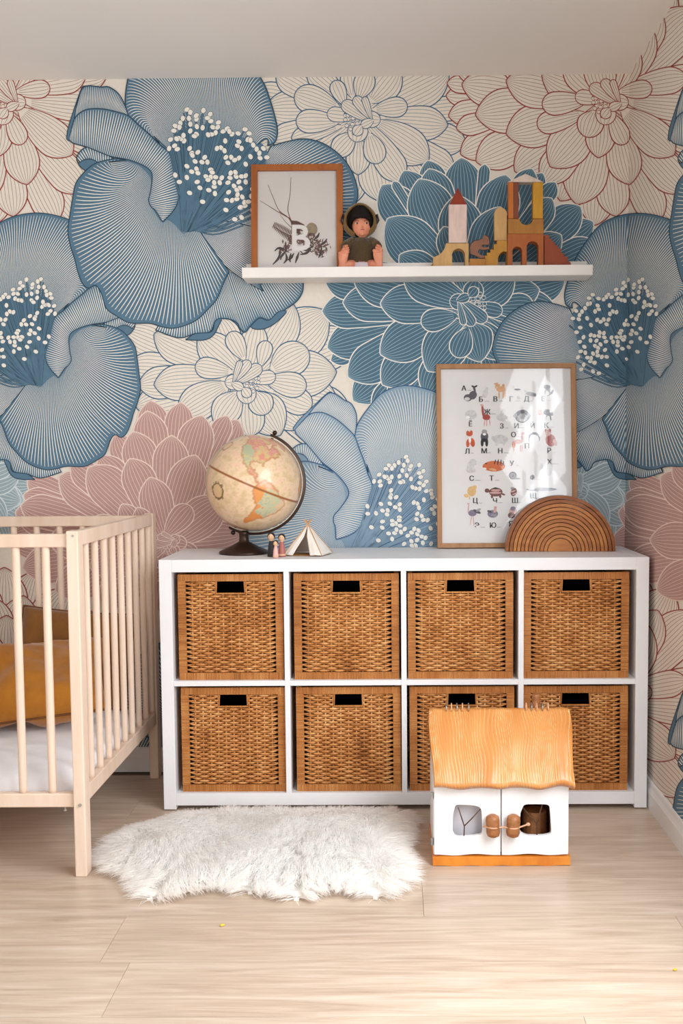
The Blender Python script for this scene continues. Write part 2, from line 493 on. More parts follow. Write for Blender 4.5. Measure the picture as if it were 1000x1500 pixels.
def anemone(A, ctr, ang, sc, mirror, pal):
    fill, dark, pale = pal
    ca, sa = math.cos(ang), math.sin(ang); mx = -1 if mirror else 1

    def T(P):
        P = np.asarray(P, float) - np.array((268, 341)); P[:, 0] *= mx; P = P * sc
        return np.stack([ctr[0] + P[:, 0] * ca - P[:, 1] * sa, ctr[1] + P[:, 0] * sa + P[:, 1] * ca], 1)

    def sheet(I, M, O, n, lw=2.0, tap=([0, .25, .55, .9, 1], [.45, .8, 1.15, .8, .25]), edge=True, inner=False, trim=0.035, bend=None):
        """ruled petal: lines run from inner curve I over M to outer curve O"""
        i_, o_ = spline(T(I), n), spline(T(O), n)
        m_ = spline(T(M), n) if M is not None else (i_ + o_) / 2
        t = np.linspace(0, 1, 11)[:, None, None]
        c_ = 2 * m_ - (i_ + o_) / 2
        S = (1 - t) ** 2 * i_ + 2 * t * (1 - t) * c_ + t * t * o_
        A.up()
        for k in range(10): A.grid(S[k], S[k + 1], fill)
        t2 = np.linspace(0.01, 1 - trim, 12)[:, None, None]
        S2 = (1 - t2) ** 2 * i_ + 2 * t2 * (1 - t2) * c_ + t2 * t2 * o_
        fr = np.interp(t2[:, 0, 0], *tap) * lw
        for k in range(1, n - 1, 2):
            Lk = S2[:, k]; gap = S2[:, k + 1] - S2[:, k - 1]          # room between neighbouring lines
            d = np.gradient(Lk, axis=0); ln = np.linalg.norm(d, axis=1); ln[ln < 1e-9] = 1
            nr_ = np.stack([-d[:, 1], d[:, 0]], 1) / ln[:, None]
            h = np.minimum(np.abs((gap * nr_).sum(1)), 11 * sc) * 0.5 * fr
            A.grid(Lk + nr_ * h[:, None], Lk - nr_ * h[:, None], pale, 0.4)
        if edge: A.line(o_, 1.5 * sc, dark, 0.7); A.line(S[:, 0], 1.3 * sc, dark, 0.7); A.line(S[:, -1], 1.3 * sc, dark, 0.7)
        if inner: A.line(i_, 1.5 * sc, dark, 0.7)

    def solid(P, mi=fill):
        A.up(); Q = spline(T(list(P) + [P[0]]), 40); A.poly(Q[:-1], mi); A.line(Q, 1.3 * sc, dark, 0.5)

    even = ([0, .15, .5, .85, 1], [.18, .30, .40, .26, .06])
    # ground colour of the heart, so that no paper shows between the petals
    A.up(); A.poly(T([(150, 250), (190, 215), (240, 205), (262, 180), (300, 172), (345, 185), (385, 212), (398, 232), (386, 290), (345, 330), (300, 345), (240, 335), (205, 300)]), fill)
    # skirt below, right petals, top petal
    sheet(qe([(-90, 890), (60, 880), (200, 800), (330, 690), (390, 570), (420, 490), (560, 560), (640, 560), (700, 560), (720, 500), (700, 420), (800, 340), (840, 200)]), None,
          qe([(-110, 920), (60, 975), (180, 945), (290, 930), (330, 850), (400, 835), (480, 860), (510, 910), (545, 935), (580, 895), (650, 830), (730, 845), (830, 775), (920, 710), (965, 640), (975, 560), (1000, 470), (1100, 420)]),
          170, 1.0, even)
    solid(qe([(110, 990), (180, 945), (300, 930), (325, 855), (375, 832), (350, 890), (310, 960), (240, 992)]))
    solid(qe([(585, 890), (650, 832), (720, 846), (790, 785), (850, 783), (770, 865), (690, 908), (610, 910)]))
    sheet([(300, 325), (330, 315), (370, 290), (385, 255), (392, 225)], None,
          [(470, 400), (505, 372), (518, 345), (514, 318), (524, 288), (518, 258), (502, 232), (476, 212), (448, 204), (420, 208), (396, 215)], 120, 1.0, even)
    sheet([(290, 336), (292, 334), (300, 330), (318, 322)], [(325, 385), (340, 372), (360, 355), (385, 335)],
          [(386, 427), (384, 415), (420, 398), (440, 380), (455, 350)], 66, 1.0, even)
    sheet([(250, 222), (256, 208), (270, 198), (300, 190), (338, 202), (374, 216)],
          [(226, 200), (216, 156), (250, 122), (300, 116), (350, 138), (390, 204)],
          [(234, 210), (214, 194), (190, 172), (184, 155), (186, 125), (196, 88), (228, 60), (288, 50), (345, 68), (382, 115), (396, 148), (406, 186), (405, 204), (400, 211), (392, 214)], 188, .95, even)
    # small curl and back fold
    sheet(qa([(140, 640), (200, 610), (270, 640), (390, 650)]), None, qa([(112, 610), (140, 560), (200, 530), (300, 570), (400, 620)]), 34, 1.0, even)
    solid(qa([(112, 620), (130, 645), (165, 625), (215, 618), (262, 640), (240, 680), (185, 702), (140, 672)]))
    solid(qa([(40, 470), (52, 390), (98, 245), (150, 100), (175, 85), (150, 180), (110, 300), (95, 400), (60, 482)]))
    sheet(qa([(95, 325), (130, 290), (200, 258), (300, 258), (400, 280), (485, 300)]), None,
          qa([(110, 240), (150, 110), (200, 82), (290, 90), (350, 90), (420, 140), (465, 220), (490, 295)]), 84, 1.1, even)
    # broad lower petal
    sheet([(186, 236), (206, 244), (222, 262), (220, 285), (219, 295), (228, 312), (238, 325), (246, 321), (256, 328), (262, 334), (268, 341), (276, 339), (286, 336), (292, 337)],
          [(160, 238), (172, 250), (182, 266), (172, 284), (168, 300), (168, 318), (178, 336), (190, 352), (202, 368), (216, 388), (236, 404), (262, 404), (288, 392), (312, 366)],
          qa([(480, 620), (370, 618), (240, 655), (150, 735), (105, 805), (82, 920), (68, 1010)]) +
          qc([(50, 190), (68, 300), (100, 400), (122, 490), (155, 575), (200, 612), (250, 590), (290, 640), (310, 705), (335, 765), (400, 812), (500, 865), (650, 870), (740, 895), (820, 905), (920, 880), (1000, 838)]) +
          qe([(270, 770), (340, 690), (390, 570), (430, 490)]), 166, 1.0, ([0, .12, .35, .65, .93, 1], [.18, .27, .34, .32, .20, .04]))
    # rolled fold in front
    sheet(qa([(58, 475), (90, 502), (190, 530), (290, 570), (370, 600), (480, 620), (570, 650), (640, 690), (666, 740), (655, 850), (640, 920), (660, 968)]) + qc([(690, 45), (738, 122)]), None,
          qa([(75, 400), (100, 320), (140, 278), (200, 252), (300, 250), (400, 270), (490, 300), (570, 370), (650, 440), (720, 510), (790, 570), (812, 650), (832, 760), (860, 870), (850, 945)]) + qc([(810, 60), (744, 126)]),
          150, 1.1, even, inner=True)
    # stamens
    A.up()
    P = T([(266, 341), (256, 329), (247, 320), (258, 312), (262, 292), (256, 262), (250, 232), (248, 215), (262, 192), (300, 182), (340, 196), (374, 208), (388, 228), (384, 262), (372, 300), (340, 318), (310, 328), (291, 337)])
    A.poly(P, fill)
    rng = random.Random(3); base = [(263, 336), (266, 339), (270, 341), (277, 339), (284, 338)]
    ends = list(ANTHERS) + [(x + rng.uniform(-8, 8), y + rng.uniform(-4, 12)) for x, y in ANTHERS[::2]]
    for e in ends:
        a_ = math.atan2(341 - e[1], e[0] - 268); u_ = min(1, max(0, (R(115) - a_) / R(100)))
        b_ = (263 + 22 * u_, 337 + 3 * math.sin(u_ * 3))
        mid = (b_[0] * .55 + e[0] * .45 + (4 if a_ > R(60) else -2), b_[1] * .5 + e[1] * .5 + 10 * u_)
        q = spline(T([b_, mid, e]), 9)
        A.line(q, 2.6 * sc, dark, 0.2 + rng.random() * .2, taper=([0, 1], [.7, 1])); A.line(q, 1.3 * sc, fill, 0.45 + rng.random() * .3, taper=([0, 1], [.5, 1]))
    A.up()
    for i, e in enumerate(ANTHERS):
        q = T([e])[0]; an = rng.random() * 3
        A.dot(q, 4.7 * sc, 3.8 * sc, an, dark, (i % 6) * .4, 9); A.dot(q, 4.2 * sc, 3.3 * sc, an, CREAM, (i % 6) * .4 + .2, 9)


ART = Art()
flower_white_top(ART); flower_red(ART); flower_white_mid(ART); flower_sky(ART); flower_solid(ART); flower_rose(ART)
anemone(ART, (510, 816), R(28), 0.94, False, (LBLUE, LNAVY, CREAM))
anemone(ART, (60, 566), R(2), 0.87, True, (BLUE, NAVY, CREAM))
anemone(ART, (268, 341), 0.0, 1.0, False, (BLUE, NAVY, CREAM))

AV = np.array(ART.v); AL = np.array(ART.l); AF = ART.f; AM = np.array(ART.m)
ALEN = np.array([len(f) for f in AF]); ASTEP = 1.1e-5
FQ = np.array([f if len(f) == 4 else (f[0], f[1], f[2], f[2]) for f in AF])
inks = []
for nme, c_ in INKS:
    inks.append(mat(nme, c_, 0.72, tuple(int(v * 0.97) for v in c_), (60, 60, 60), lo=.3, hi=.7, spec=0.3))


def unproject(P, axis, val):
    d = CF[None] + CR[None] * ((P[:, 0] - 500 - SX) / FPX)[:, None] - CU[None] * ((P[:, 1] - 750 - SY) / FPX)[:, None]
    return CAM[None] + d * ((val - CAM[axis]) / d[:, axis])[:, None]


def wall_with_print(name, axis, val, xlo, xhi, slab, clips):
    """one wall: the slab and the printed artwork on its face, clipped at the wall's edges"""
    V = []; F = []; M_ = []; n0 = 0
    for j in (-1, 0, 1):
        for i in (-2, -1, 0, 1):
            off = np.array((i * TILE_U, j * TILE_V)); P = AV + off
            fx = P[FQ]; lo = fx.min(1); hi = fx.max(1)
            keep = (hi[:, 0] > xlo) & (lo[:, 0] < xhi) & (hi[:, 1] > -160) & (lo[:, 1] < 1330)
            if not keep.any(): continue
            q = FQ[keep]; used, inv = np.unique(q, return_inverse=True); inv = inv.reshape(q.shape)
            W = unproject(P[used], axis, val)
            W[:, axis] -= 0.0004 + ASTEP * AL[used]
            V.append(W); F.append(inv + n0); M_.append(AM[keep]); n0 += len(W)
    V = np.vstack(V); F = np.vstack(F); M_ = np.concatenate(M_)
    me = bpy.data.meshes.new(name)
    me.from_pydata(V.tolist(), [], [tuple(f) if f[2] != f[3] else tuple(f[:3]) for f in F.tolist()])
    me.polygons.foreach_set('material_index', M_.astype(np.int32))
    bm = bmesh.new(); bm.from_mesh(me)
    for co, no in clips:
        bmesh.ops.bisect_plane(bm, geom=bm.verts[:] + bm.edges[:] + bm.faces[:], dist=1e-7, plane_co=co, plane_no=no, clear_outer=True)
    # printed side towards the room
    want = Vector((0, -1, 0)) if axis == 1 else Vector((-1, 0, 0))
    for f in bm.faces:
        f.normal_update()
        if f.normal.dot(want) < 0: f.normal_flip()
    bx = MB()
    for b in slab: bx.box(*b)
    vs = [bm.verts.new(p) for p in bx.v]
    for f in bx.f:
        nf = bm.faces.new([vs[i] for i in f]); nf.material_index = PAPER
    bm.to_mesh(me); bm.free()
    for x in inks: me.materials.append(x)
    o = bpy.data.objects.new(name, me); COL.objects.link(o)
    return tag(o, kind='structure')


wb = wall_with_print('wall_back', 1, 0.0, -520, 935, [(XL - .1, XR + .1, 0, .1, 0, ZC)],
                     [((XR, 0, 0), (1, 0, 0)), ((XL, 0, 0), (-1, 0, 0)), ((0, 0, ZC), (0, 0, 1)), ((0, 0, 0), (0, 0, -1))])
tag(wb, 'cream wallpapered wall printed with huge blue anemones and outlined dahlias')
WIN_R = (-3.34, -1.26, 0.50, 2.22)
y0, y1, z0, z1 = WIN_R
wr = wall_with_print('wall_right', 0, XR, 895, 1330,
                     [(XR, XR + .1, y1, 0, 0, ZC), (XR, XR + .1, YB, y0, 0, ZC), (XR, XR + .1, y0, y1, 0, z0), (XR, XR + .1, y0, y1, z1, ZC)],
                     [((0, 0, 0), (0, 1, 0)), ((0, y1, 0), (0, -1, 0)), ((0, 0, ZC), (0, 0, 1)), ((0, 0, 0), (0, 0, -1))])
tag(wr, 'side wall carrying the same flowered wallpaper round the corner')
white_wall = mat('wall_paint', (226, 222, 215), 0.8, (220, 216, 209), (3, 3, 3))
tag(MB().box(XL - .1, XL, YB, 0, 0, ZC).build('wall_left', white_wall), 'plain off-white side wall beyond the cot', kind='structure')
b = MB(); b.box(XL, -2.15, YB - .1, YB, 0, ZC); b.box(.15, XR + .1, YB - .1, YB, 0, ZC); b.box(-2.15, .15, YB - .1, YB, 0, .6); b.box(-2.15, .15, YB - .1, YB, 2.2, ZC)
tag(b.build('wall_rear', white_wall), 'plain wall with a wide window behind the viewer', kind='structure')
tag(MB().box(XL - .1, XR + .1, YB - .1, .1, ZC, ZC + .1).build('ceiling', mat('ceiling_paint', (238, 235, 232), 0.85, (235, 232, 229), (2, 2, 2))), 'flat white painted ceiling', kind='structure')


def window(name, parts, label):
    r_ = tag(bpy.data.objects.new(name, None), label, kind='structure'); COL.objects.link(r_)
    for n_, bx in parts: MB().box(*bx).build(n_, mat('window_white', (238, 238, 236), .4), r_, bevel=.003)


wp = [('frame_rail', (XR + .0, XR + .06, y0, y1, z0, z0 + .06)), ('frame_rail', (XR + .0, XR + .06, y0, y1, z1 - .06, z1)),
      ('frame_stile', (XR + .0, XR + .06, y0, y0 + .06, z0 + .06, z1 - .06)), ('frame_stile', (XR + .0, XR + .06, y1 - .06, y1, z0 + .06, z1 - .06))]
for k in range(1, 4):
    yk = y0 + (y1 - y0) * k / 4; wp.append(('mullion', (XR - .005, XR + .01, yk - .025, yk + .025, z0 + .06, z1 - .06)))  # unseen bars added so the poster glass reflects curtain-like dark stripes
window('window_1', wp, 'tall white framed window in the side wall')
window('window_2', [('frame_rail', (-2.15, .15, YB - .08, YB + .0, .6, .64)), ('frame_rail', (-2.15, .15, YB - .08, YB + .0, 2.16, 2.2)),
                    ('frame_stile', (-2.15, -2.11, YB - .08, YB, .64, 2.16)), ('frame_stile', (.11, .15, YB - .08, YB, .64, 2.16)),
                    ('mullion', (-1.03, -.97, YB + .035, YB + .05, .64, 2.16))], 'wide white framed window behind the viewer')

# ------------------------------------------------------------------ floor planks
fl = tag(MB().box(XL - .1, XR + .1, YB - .1, .1, -.1, -.004).build('floor', mat('floor_joint', (120, 102, 86), .7, (110, 92, 76), (9, 9, 9))),
         'pale washed oak laminate floor of wide planks running sideways', kind='structure')


def plank_material():
    M = bpy.data.materials.new('washed_oak'); M.use_nodes = True
    nt = M.node_tree; N = nt.nodes; L = nt.links; b = N['Principled BSDF']
    tc = N.new('ShaderNodeTexCoord'); oi = N.new('ShaderNodeObjectInfo')
    vm = N.new('ShaderNodeVectorMath'); vm.operation = 'ADD'
    sc_ = N.new('ShaderNodeVectorMath'); sc_.operation = 'SCALE'; sc_.inputs[0].default_value = (7, 13, 3)
    L.new(oi.outputs['Random'], sc_.inputs['Scale']); L.new(tc.outputs['Object'], vm.inputs[0]); L.new(sc_.outputs[0], vm.inputs[1])

    def nz(scale, det, dist=0.0):
        mp = N.new('ShaderNodeMapping'); mp.inputs['Scale'].default_value = scale; L.new(vm.outputs[0], mp.inputs['Vector'])
        t = N.new('ShaderNodeTexNoise'); t.inputs['Scale'].default_value = 1; t.inputs['Detail'].default_value = det; t.inputs['Distortion'].default_value = dist
        t.inputs['Roughness'].default_value = .6
        L.new(mp.outputs['Vector'], t.inputs['Vector']); return t.outputs['Fac']
    cr = N.new('ShaderNodeValToRGB'); e = cr.color_ramp.elements
    e[0].position = .30; e[0].color = lin((179, 157, 138)); e[1].position = .72; e[1].color = lin((212, 196, 180))
    m_ = e.new(.5); m_.color = lin((198, 178, 159))
    L.new(nz((2.2, 26, 4), 8, 1.4), cr.inputs['Fac'])
    cr2 = N.new('ShaderNodeValToRGB'); e = cr2.color_ramp.elements
    e[0].position = .38; e[0].color = (.72, .70, .68, 1); e[1].position = .56; e[1].color = (1, 1, 1, 1)
    L.new(nz((9, 190, 8), 5), cr2.inputs['Fac'])
    mx = N.new('ShaderNodeMix'); mx.data_type = 'RGBA'; mx.blend_type = 'MULTIPLY'; mx.inputs[0].default_value = .34
    L.new(cr.outputs['Color'], mx.inputs[6]); L.new(cr2.outputs['Color'], mx.inputs[7])
    hs = N.new('ShaderNodeHueSaturation'); mr = N.new('ShaderNodeMapRange'); mr.inputs['To Min'].default_value = .985; mr.inputs['To Max'].default_value = 1.015
    L.new(oi.outputs['Random'], mr.inputs['Value']); L.new(mr.outputs['Result'], hs.inputs['Value']); L.new(mx.outputs[2], hs.inputs['Color'])
    L.new(hs.outputs['Color'], b.inputs['Base Color'])
    b.inputs['Roughness'].default_value = .34; b.inputs['Specular IOR Level'].default_value = .5
    bp = N.new('ShaderNodeBump'); bp.inputs['Strength'].default_value = .12; bp.inputs['Distance'].default_value = .001
    L.new(nz((6, 180, 8), 2), bp.inputs['Height']); L.new(bp.outputs['Normal'], b.inputs['Normal'])
    return M


OAK = plank_material(); PW = 0.22; PLN = 1.285
yy = -1.591 + PW * 7; row = 0
JOINTS = {7: .327, 6: -.60, 5: .62, 4: .034, 3: -.42, 2: -.12, 1: .45}
while yy > YB + 0.02:
    yt = min(yy, -.006); ya = max(yy - PW, YB + .002); xx = JOINTS.get(row, (row * 0.47) % 1.2) - PLN * 4
    while xx < XR:
        xa, xb = max(xx, XL + .002), min(xx + PLN, XR - .002)
        if xb - xa > .02:
            pb = MB().box(xa - (xa + xb) / 2 + .0004, xb - (xa + xb) / 2 - .0004, -(yt - ya) / 2 + .0004, (yt - ya) / 2 - .0004, -.008, 0)
            pb.build('plank', OAK, fl, loc=((xa + xb) / 2, (ya + yt) / 2, 0))
        xx += PLN
    yy -= PW; row += 1

# baseboards: stepped profile
skirt = mat('skirting_white', (236, 236, 236), .38, (230, 230, 230), (3, 3, 3))
prof = [(0, 0), (0.012, 0), (0.012, .052), (0.0105, .058), (0.0085, .068), (0.0075, .082), (0.006, .085), (0, .085)]
print('PRINT DEPTH', AL.max() * ASTEP)
b = MB(); pb = [(x, z) for x, z in prof]
for name, sgn in (('baseboard_back', 1), ('baseboard_right', 0)):
    b = MB(); n = len(prof)
    if sgn:
        v = [(XL, -0.001 - x, z) for x, z in prof] + [(XR, -0.001 - x, z) for x, z in prof]
    else:
        v = [(XR - .001 - x, YB, z) for x, z in prof] + [(XR - .001 - x, 0, z) for x, z in prof]
    f = [tuple(range(n)), tuple(range(n, 2 * n))[::-1]] + [(i, (i + 1) % n, (i + 1) % n + n, i + n) for i in range(n)]
    b.add(v, f); o = tag(b.build(name, skirt), 'white profiled skirting along the ' + ('flowered back wall' if sgn else 'side wall'), kind='structure')
    bm = bmesh.new(); bm.from_mesh(o.data); bmesh.ops.recalc_face_normals(bm, faces=bm.faces); bm.to_mesh(o.data); bm.free()
# ------------------------------------------------------------------ cube shelf unit
KX, KB, KF, KT = -0.003, -0.021, -0.411, 0.77
white_lam = mat('shelf_white', (232, 233, 235), .42, (228, 229, 232), (6, 6, 6), spec=.4)
ks = thing('cube_shelf', 'long low white cube shelf unit filled with eight wicker baskets', 'shelf unit', (KX, (KB + KF) / 2, 0))
HD = .195; TH = .038; t2 = .016; FZ = .004
for s_ in (-1, 1):
    x0, x1 = sorted((s_ * .735, s_ * (.735 - TH))); MB().box(x0, x1, -HD, HD, FZ, KT).build('side_panel', white_lam, ks, bevel=.0015)
MB().box(-.735 + TH, .735 - TH, -HD, HD, KT - TH, KT - .0005).build('top_panel', white_lam, ks, bevel=.0012)
MB().box(-.735 + TH, .735 - TH, -HD, HD, FZ + .012, FZ + .012 + TH).build('bottom_panel', white_lam, ks, bevel=.0012)
CW = (1.47 - 2 * TH - 3 * t2) / 4; Z0 = FZ + .012 + TH; Z1 = KT - TH; ZM = (Z0 + Z1) / 2
CELLX = [-.735 + TH + CW / 2 + k * (CW + t2) for k in range(4)]
for k in range(3):
    x = CELLX[k] + CW / 2; MB().box(x, x + t2, -HD, HD, Z0, Z1).build('divider', white_lam, ks, bevel=.001)
for k in range(4):
    MB().box(CELLX[k] - CW / 2, CELLX[k] + CW / 2, -HD, HD, ZM - t2 / 2, ZM + t2 / 2).build('shelf_board', white_lam, ks, bevel=.001)
foot = mat('clear_plastic_foot', (205, 205, 205), .3, (190, 190, 190), (30, 30, 30))
for x in (-.715, .715):
    for y in (-.17, .17): MB().lathe([(.012, 0), (.014, .002), (.014, FZ)], 14, c=(x, y, 0)).build('foot', foot, ks)

# ------------------------------------------------------------------ wicker baskets
def cane_material(name, c1, c2, c3, fine=(60, 90, 160)):
    M = bpy.data.materials.new(name); M.use_nodes = True
    nt = M.node_tree; N = nt.nodes; L = nt.links; b = N['Principled BSDF']
    tc = N.new('ShaderNodeTexCoord'); oi = N.new('ShaderNodeObjectInfo')
    ad = N.new('ShaderNodeVectorMath'); ad.operation = 'ADD'; sc_ = N.new('ShaderNodeVectorMath'); sc_.operation = 'SCALE'; sc_.inputs[0].default_value = (3, 5, 4)
    L.new(oi.outputs['Random'], sc_.inputs['Scale']); L.new(tc.outputs['Object'], ad.inputs[0]); L.new(sc_.outputs[0], ad.inputs[1])

    def nz(scale, det):
        mp = N.new('ShaderNodeMapping'); mp.inputs['Scale'].default_value = scale; L.new(ad.outputs[0], mp.inputs['Vector'])
        t = N.new('ShaderNodeTexNoise'); t.inputs['Scale'].default_value = 1; t.inputs['Detail'].default_value = det
        L.new(mp.outputs['Vector'], t.inputs['Vector']); return t.outputs['Fac']
    cr = N.new('ShaderNodeValToRGB'); e = cr.color_ramp.elements
    e[0].position = .28; e[0].color = lin(c1); e[1].position = .74; e[1].color = lin(c3); m_ = e.new(.5); m_.color = lin(c2)
    mx = N.new('ShaderNodeMath'); mx.operation = 'MULTIPLY_ADD'; mx.inputs[1].default_value = .6
    a_ = N.new('ShaderNodeMath'); a_.operation = 'MULTIPLY'; a_.inputs[1].default_value = .42
    L.new(nz((14, 14, 9), 2), a_.inputs[0]); L.new(nz(fine, 3), mx.inputs[0]); L.new(a_.outputs[0], mx.inputs[2])
    L.new(mx.outputs[0], cr.inputs['Fac']); L.new(cr.outputs['Color'], b.inputs['Base Color'])
    b.inputs['Roughness'].default_value = .42; b.inputs['Specular IOR Level'].default_value = .4
    return M


cane = cane_material('cane_weave', (130, 74, 30), (194, 130, 70), (230, 182, 122))
cane_rim = cane_material('cane_binding', (138, 80, 34), (184, 120, 62), (214, 160, 98), (330, 60, 6))
cane_post = cane_material('cane_binding_post', (138, 80, 34), (184, 120, 62), (214, 160, 98), (6, 60, 330))
shade_lining_m = mat('dark_shade_lining', (34, 27, 27), .9, (26, 20, 20), (30, 30, 30))  # near-black colour stands in for the shade inside the baskets
BW, BH, BD = .318, .322, .355
BRIM = .021


def wraps(b, x0, x1, z0, z1, y, horiz, pitch=.0043, depth=.009):
    """binding of cane wound round a border: a row of rounded ridges"""
    L_ = (x1 - x0) if horiz else (z1 - z0); n = max(2, int(L_ / pitch)); p = L_ / n; rg = random.Random(int((x0 + z0 + 9) * 1e4))
    for i in range(n):
        j = rg.uniform(-.0006, .0006)
        if horiz:
            xa = x0 + i * p; P = [(xa, 0), (xa + p * .2, 1), (xa + p * .8, 1), (xa + p, 0)]
            v = [(x, y - d * (depth * .22) + j * d, z) for x, d in P for z in (z0, z1)]
        else:
            za = z0 + i * p; P = [(za, 0), (za + p * .2, 1), (za + p * .8, 1), (za + p, 0)]
            v = [(x, y - d * (depth * .22) + j * d, z) for z, d in P for x in (x0, x1)]
        b.add(v, [(0, 2, 3, 1), (2, 4, 5, 3), (4, 6, 7, 5)] if not horiz else [(0, 1, 3, 2), (2, 3, 5, 4), (4, 5, 7, 6)])
    b.box(x0, x1, y, y + depth, z0, z1)


def make_basket():
    t = thing('wicker_basket', 'x', 'basket')
    yf = -BD / 2; hw = BW / 2
    b = MB(); wraps(b, -hw, hw, BH - BRIM, BH, yf + .004, True); b.build('top_rim', cane_rim, t)
    b = MB(); wraps(b, -hw, hw, 0, BRIM, yf + .004, True); b.build('bottom_rim', cane_rim, t)
    for s_ in (-1, 1):
        b = MB(); x0, x1 = sorted((s_ * hw, s_ * (hw - .023))); wraps(b, x0, x1, BRIM, BH - BRIM, yf + .004, False); b.build('corner_post', cane_post, t)
    # woven front: weavers pass over and under upright stakes, in pairs round the posts
    z0, z1 = BRIM + .001, BH - BRIM - .001; rows = 40; p = (z1 - z0) / rows
    ns = 11; xa, xb = -hw + .042, hw - .042; st = (xb - xa) / (ns - 1); sx = [xa + k * st for k in range(ns)]
    hx, hz = .040, z1 - .036
    b = MB(); rg = random.Random(4)
    for k, x in enumerate(sx):
        top = z1 if abs(x) > hx else hz - .004
        b.tube([(x + rg.uniform(-.001, .001), yf + .010, z0), (x, yf + .010, top)], .0028, 6)
    for i in range(rows):
        z = z0 + (i + .5) * p; pair = z0 + (i // 2 * 2 + 1) * p; sg = 1 if i % 2 else -1
        inhole = z > hz - .003
        segs = [(-hw + .012, -hx - .005), (hx + .005, hw - .012)] if inhole else [(-hw + .012, hw - .012)]
        for xs, xe in segs:
            n = int((xe - xs) / (st / 7)) + 1; pts = []; rr = []
            for q in range(n + 1):
                x = xs + (xe - xs) * q / n
                ph = (x - xa) / st
                cs = math.cos(math.pi * (ph + i)); cs = math.copysign(min(1, abs(cs) * 1.7), cs); d = cs * .0030; rr.append(.0033 + .0007 * cs)
                e_ = min(1, max(0, (hw - .028 - abs(x)) / .016)) if abs(x) > hw - .044 else 1.0
                e2 = 1.0
                if inhole and abs(x) < hx + .02: e2 = min(1, max(0.0, (abs(x) - hx - .004) / .014))
                ee = min(e_, e2)
                rr[-1] *= .62 + .38 * ee; zz = pair + sg * p * (.5 * ee + .20 * (1 - ee)) + rg.uniform(-.0002, .0002)
                pts.append((x, yf + .010 - d * (.35 + .65 * ee), zz))
            g_ = rg.uniform(.95, 1.05); b.tube(pts, [r_ * g_ for r_ in rr], 6, flat=1.0)
    o = b.build('woven_front', cane, t, smooth=True); tag(o, kind='stuff')
    b = MB()
    b.tube([(-hx - .003, yf + .006, z1), (-hx - .003, yf + .006, hz - .001), (hx + .003, yf + .006, hz - .001), (hx + .003, yf + .006, z1)], .0032, 6)
    b.build('handle_binding', cane_rim, t)
    for s_ in (-1, 1):
        b = MB()
        for i in range(rows): z = z0 + (i + .5) * p; b.tube([(s_ * (hw - .008), yf + .02, z), (s_ * (hw - .008), BD / 2 - .012, z)], .0032, 5)
        b.box(*sorted((s_ * hw, s_ * (hw - .014))), yf + .02, BD / 2, 0, BRIM); b.box(*sorted((s_ * hw, s_ * (hw - .014))), yf + .02, BD / 2, BH - BRIM, BH)
        tag(b.build('side_weave', cane, t), kind='stuff')
    b = MB()
    for i in range(rows): z = z0 + (i + .5) * p; b.tube([(-hw + .006, BD / 2 - .006, z), (hw - .006, BD / 2 - .006, z)], .0032, 5)
    b.box(-hw, hw, BD / 2 - .014, BD / 2, 0, BRIM); b.box(-hw, hw, BD / 2 - .014, BD / 2, BH - BRIM, BH)
    tag(b.build('back_weave', cane, t), kind='stuff')
    MB().box(-hw + .015, hw - .015, yf + .015, BD / 2 - .015, .004, .012).build('base', cane, t)
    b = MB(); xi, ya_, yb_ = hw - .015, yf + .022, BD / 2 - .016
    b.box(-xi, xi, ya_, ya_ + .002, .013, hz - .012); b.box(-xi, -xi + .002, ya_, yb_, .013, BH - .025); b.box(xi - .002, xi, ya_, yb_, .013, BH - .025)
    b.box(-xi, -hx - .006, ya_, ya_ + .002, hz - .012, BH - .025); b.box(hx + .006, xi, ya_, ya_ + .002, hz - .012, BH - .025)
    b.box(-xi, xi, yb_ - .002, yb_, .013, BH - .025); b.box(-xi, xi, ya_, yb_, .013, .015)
    b.build('shade_lining', shade_lining_m, t)  # dark box added so the handle hole and weave slits look deeply shaded
    return t


bk = make_basket(); bpy.context.view_layer.update(); index_kids()
BPX = [(261, 414), (431, 583), (596, 753), (767, 919), (263, 418), (431, 586), (598, 754), (768, 918)]
BLAB = ['honey wicker basket in the top row under the globe, nearest the cot',
        'honey wicker basket in the top row under the toy tepee',
        'honey wicker basket in the top row under the left half of the poster',
        'honey wicker basket in the top row under the wooden rainbow',
        'wicker basket in the bottom row nearest the cot',
        'wicker basket in the bottom row just left of the playhouse',
        'wicker basket in the bottom row behind the left half of the playhouse roof',
        'wicker basket in the bottom row behind the playhouse chimney, nearest the side wall']
YFR = -.397
for k in range(8):
    o = bk if k == 0 else copy_tree(bk)
    cx = float(ray((BPX[k][0] + BPX[k][1]) / 2, 900, 1, YFR)[0]); lo = KX + CELLX[k % 4]; cx = max(lo - .0085, min(lo + .0085, cx))
    o.location = (cx, YFR + BD / 2, (ZM + t2 / 2 if k < 4 else Z0) + .0003)
    o.rotation_euler = (0, 0, [0, .004, -.003, .002, -.004, .003, .002, -.002][k] * .6)
    tag(o, BLAB[k], 'basket', 'wicker baskets in the cube shelf')

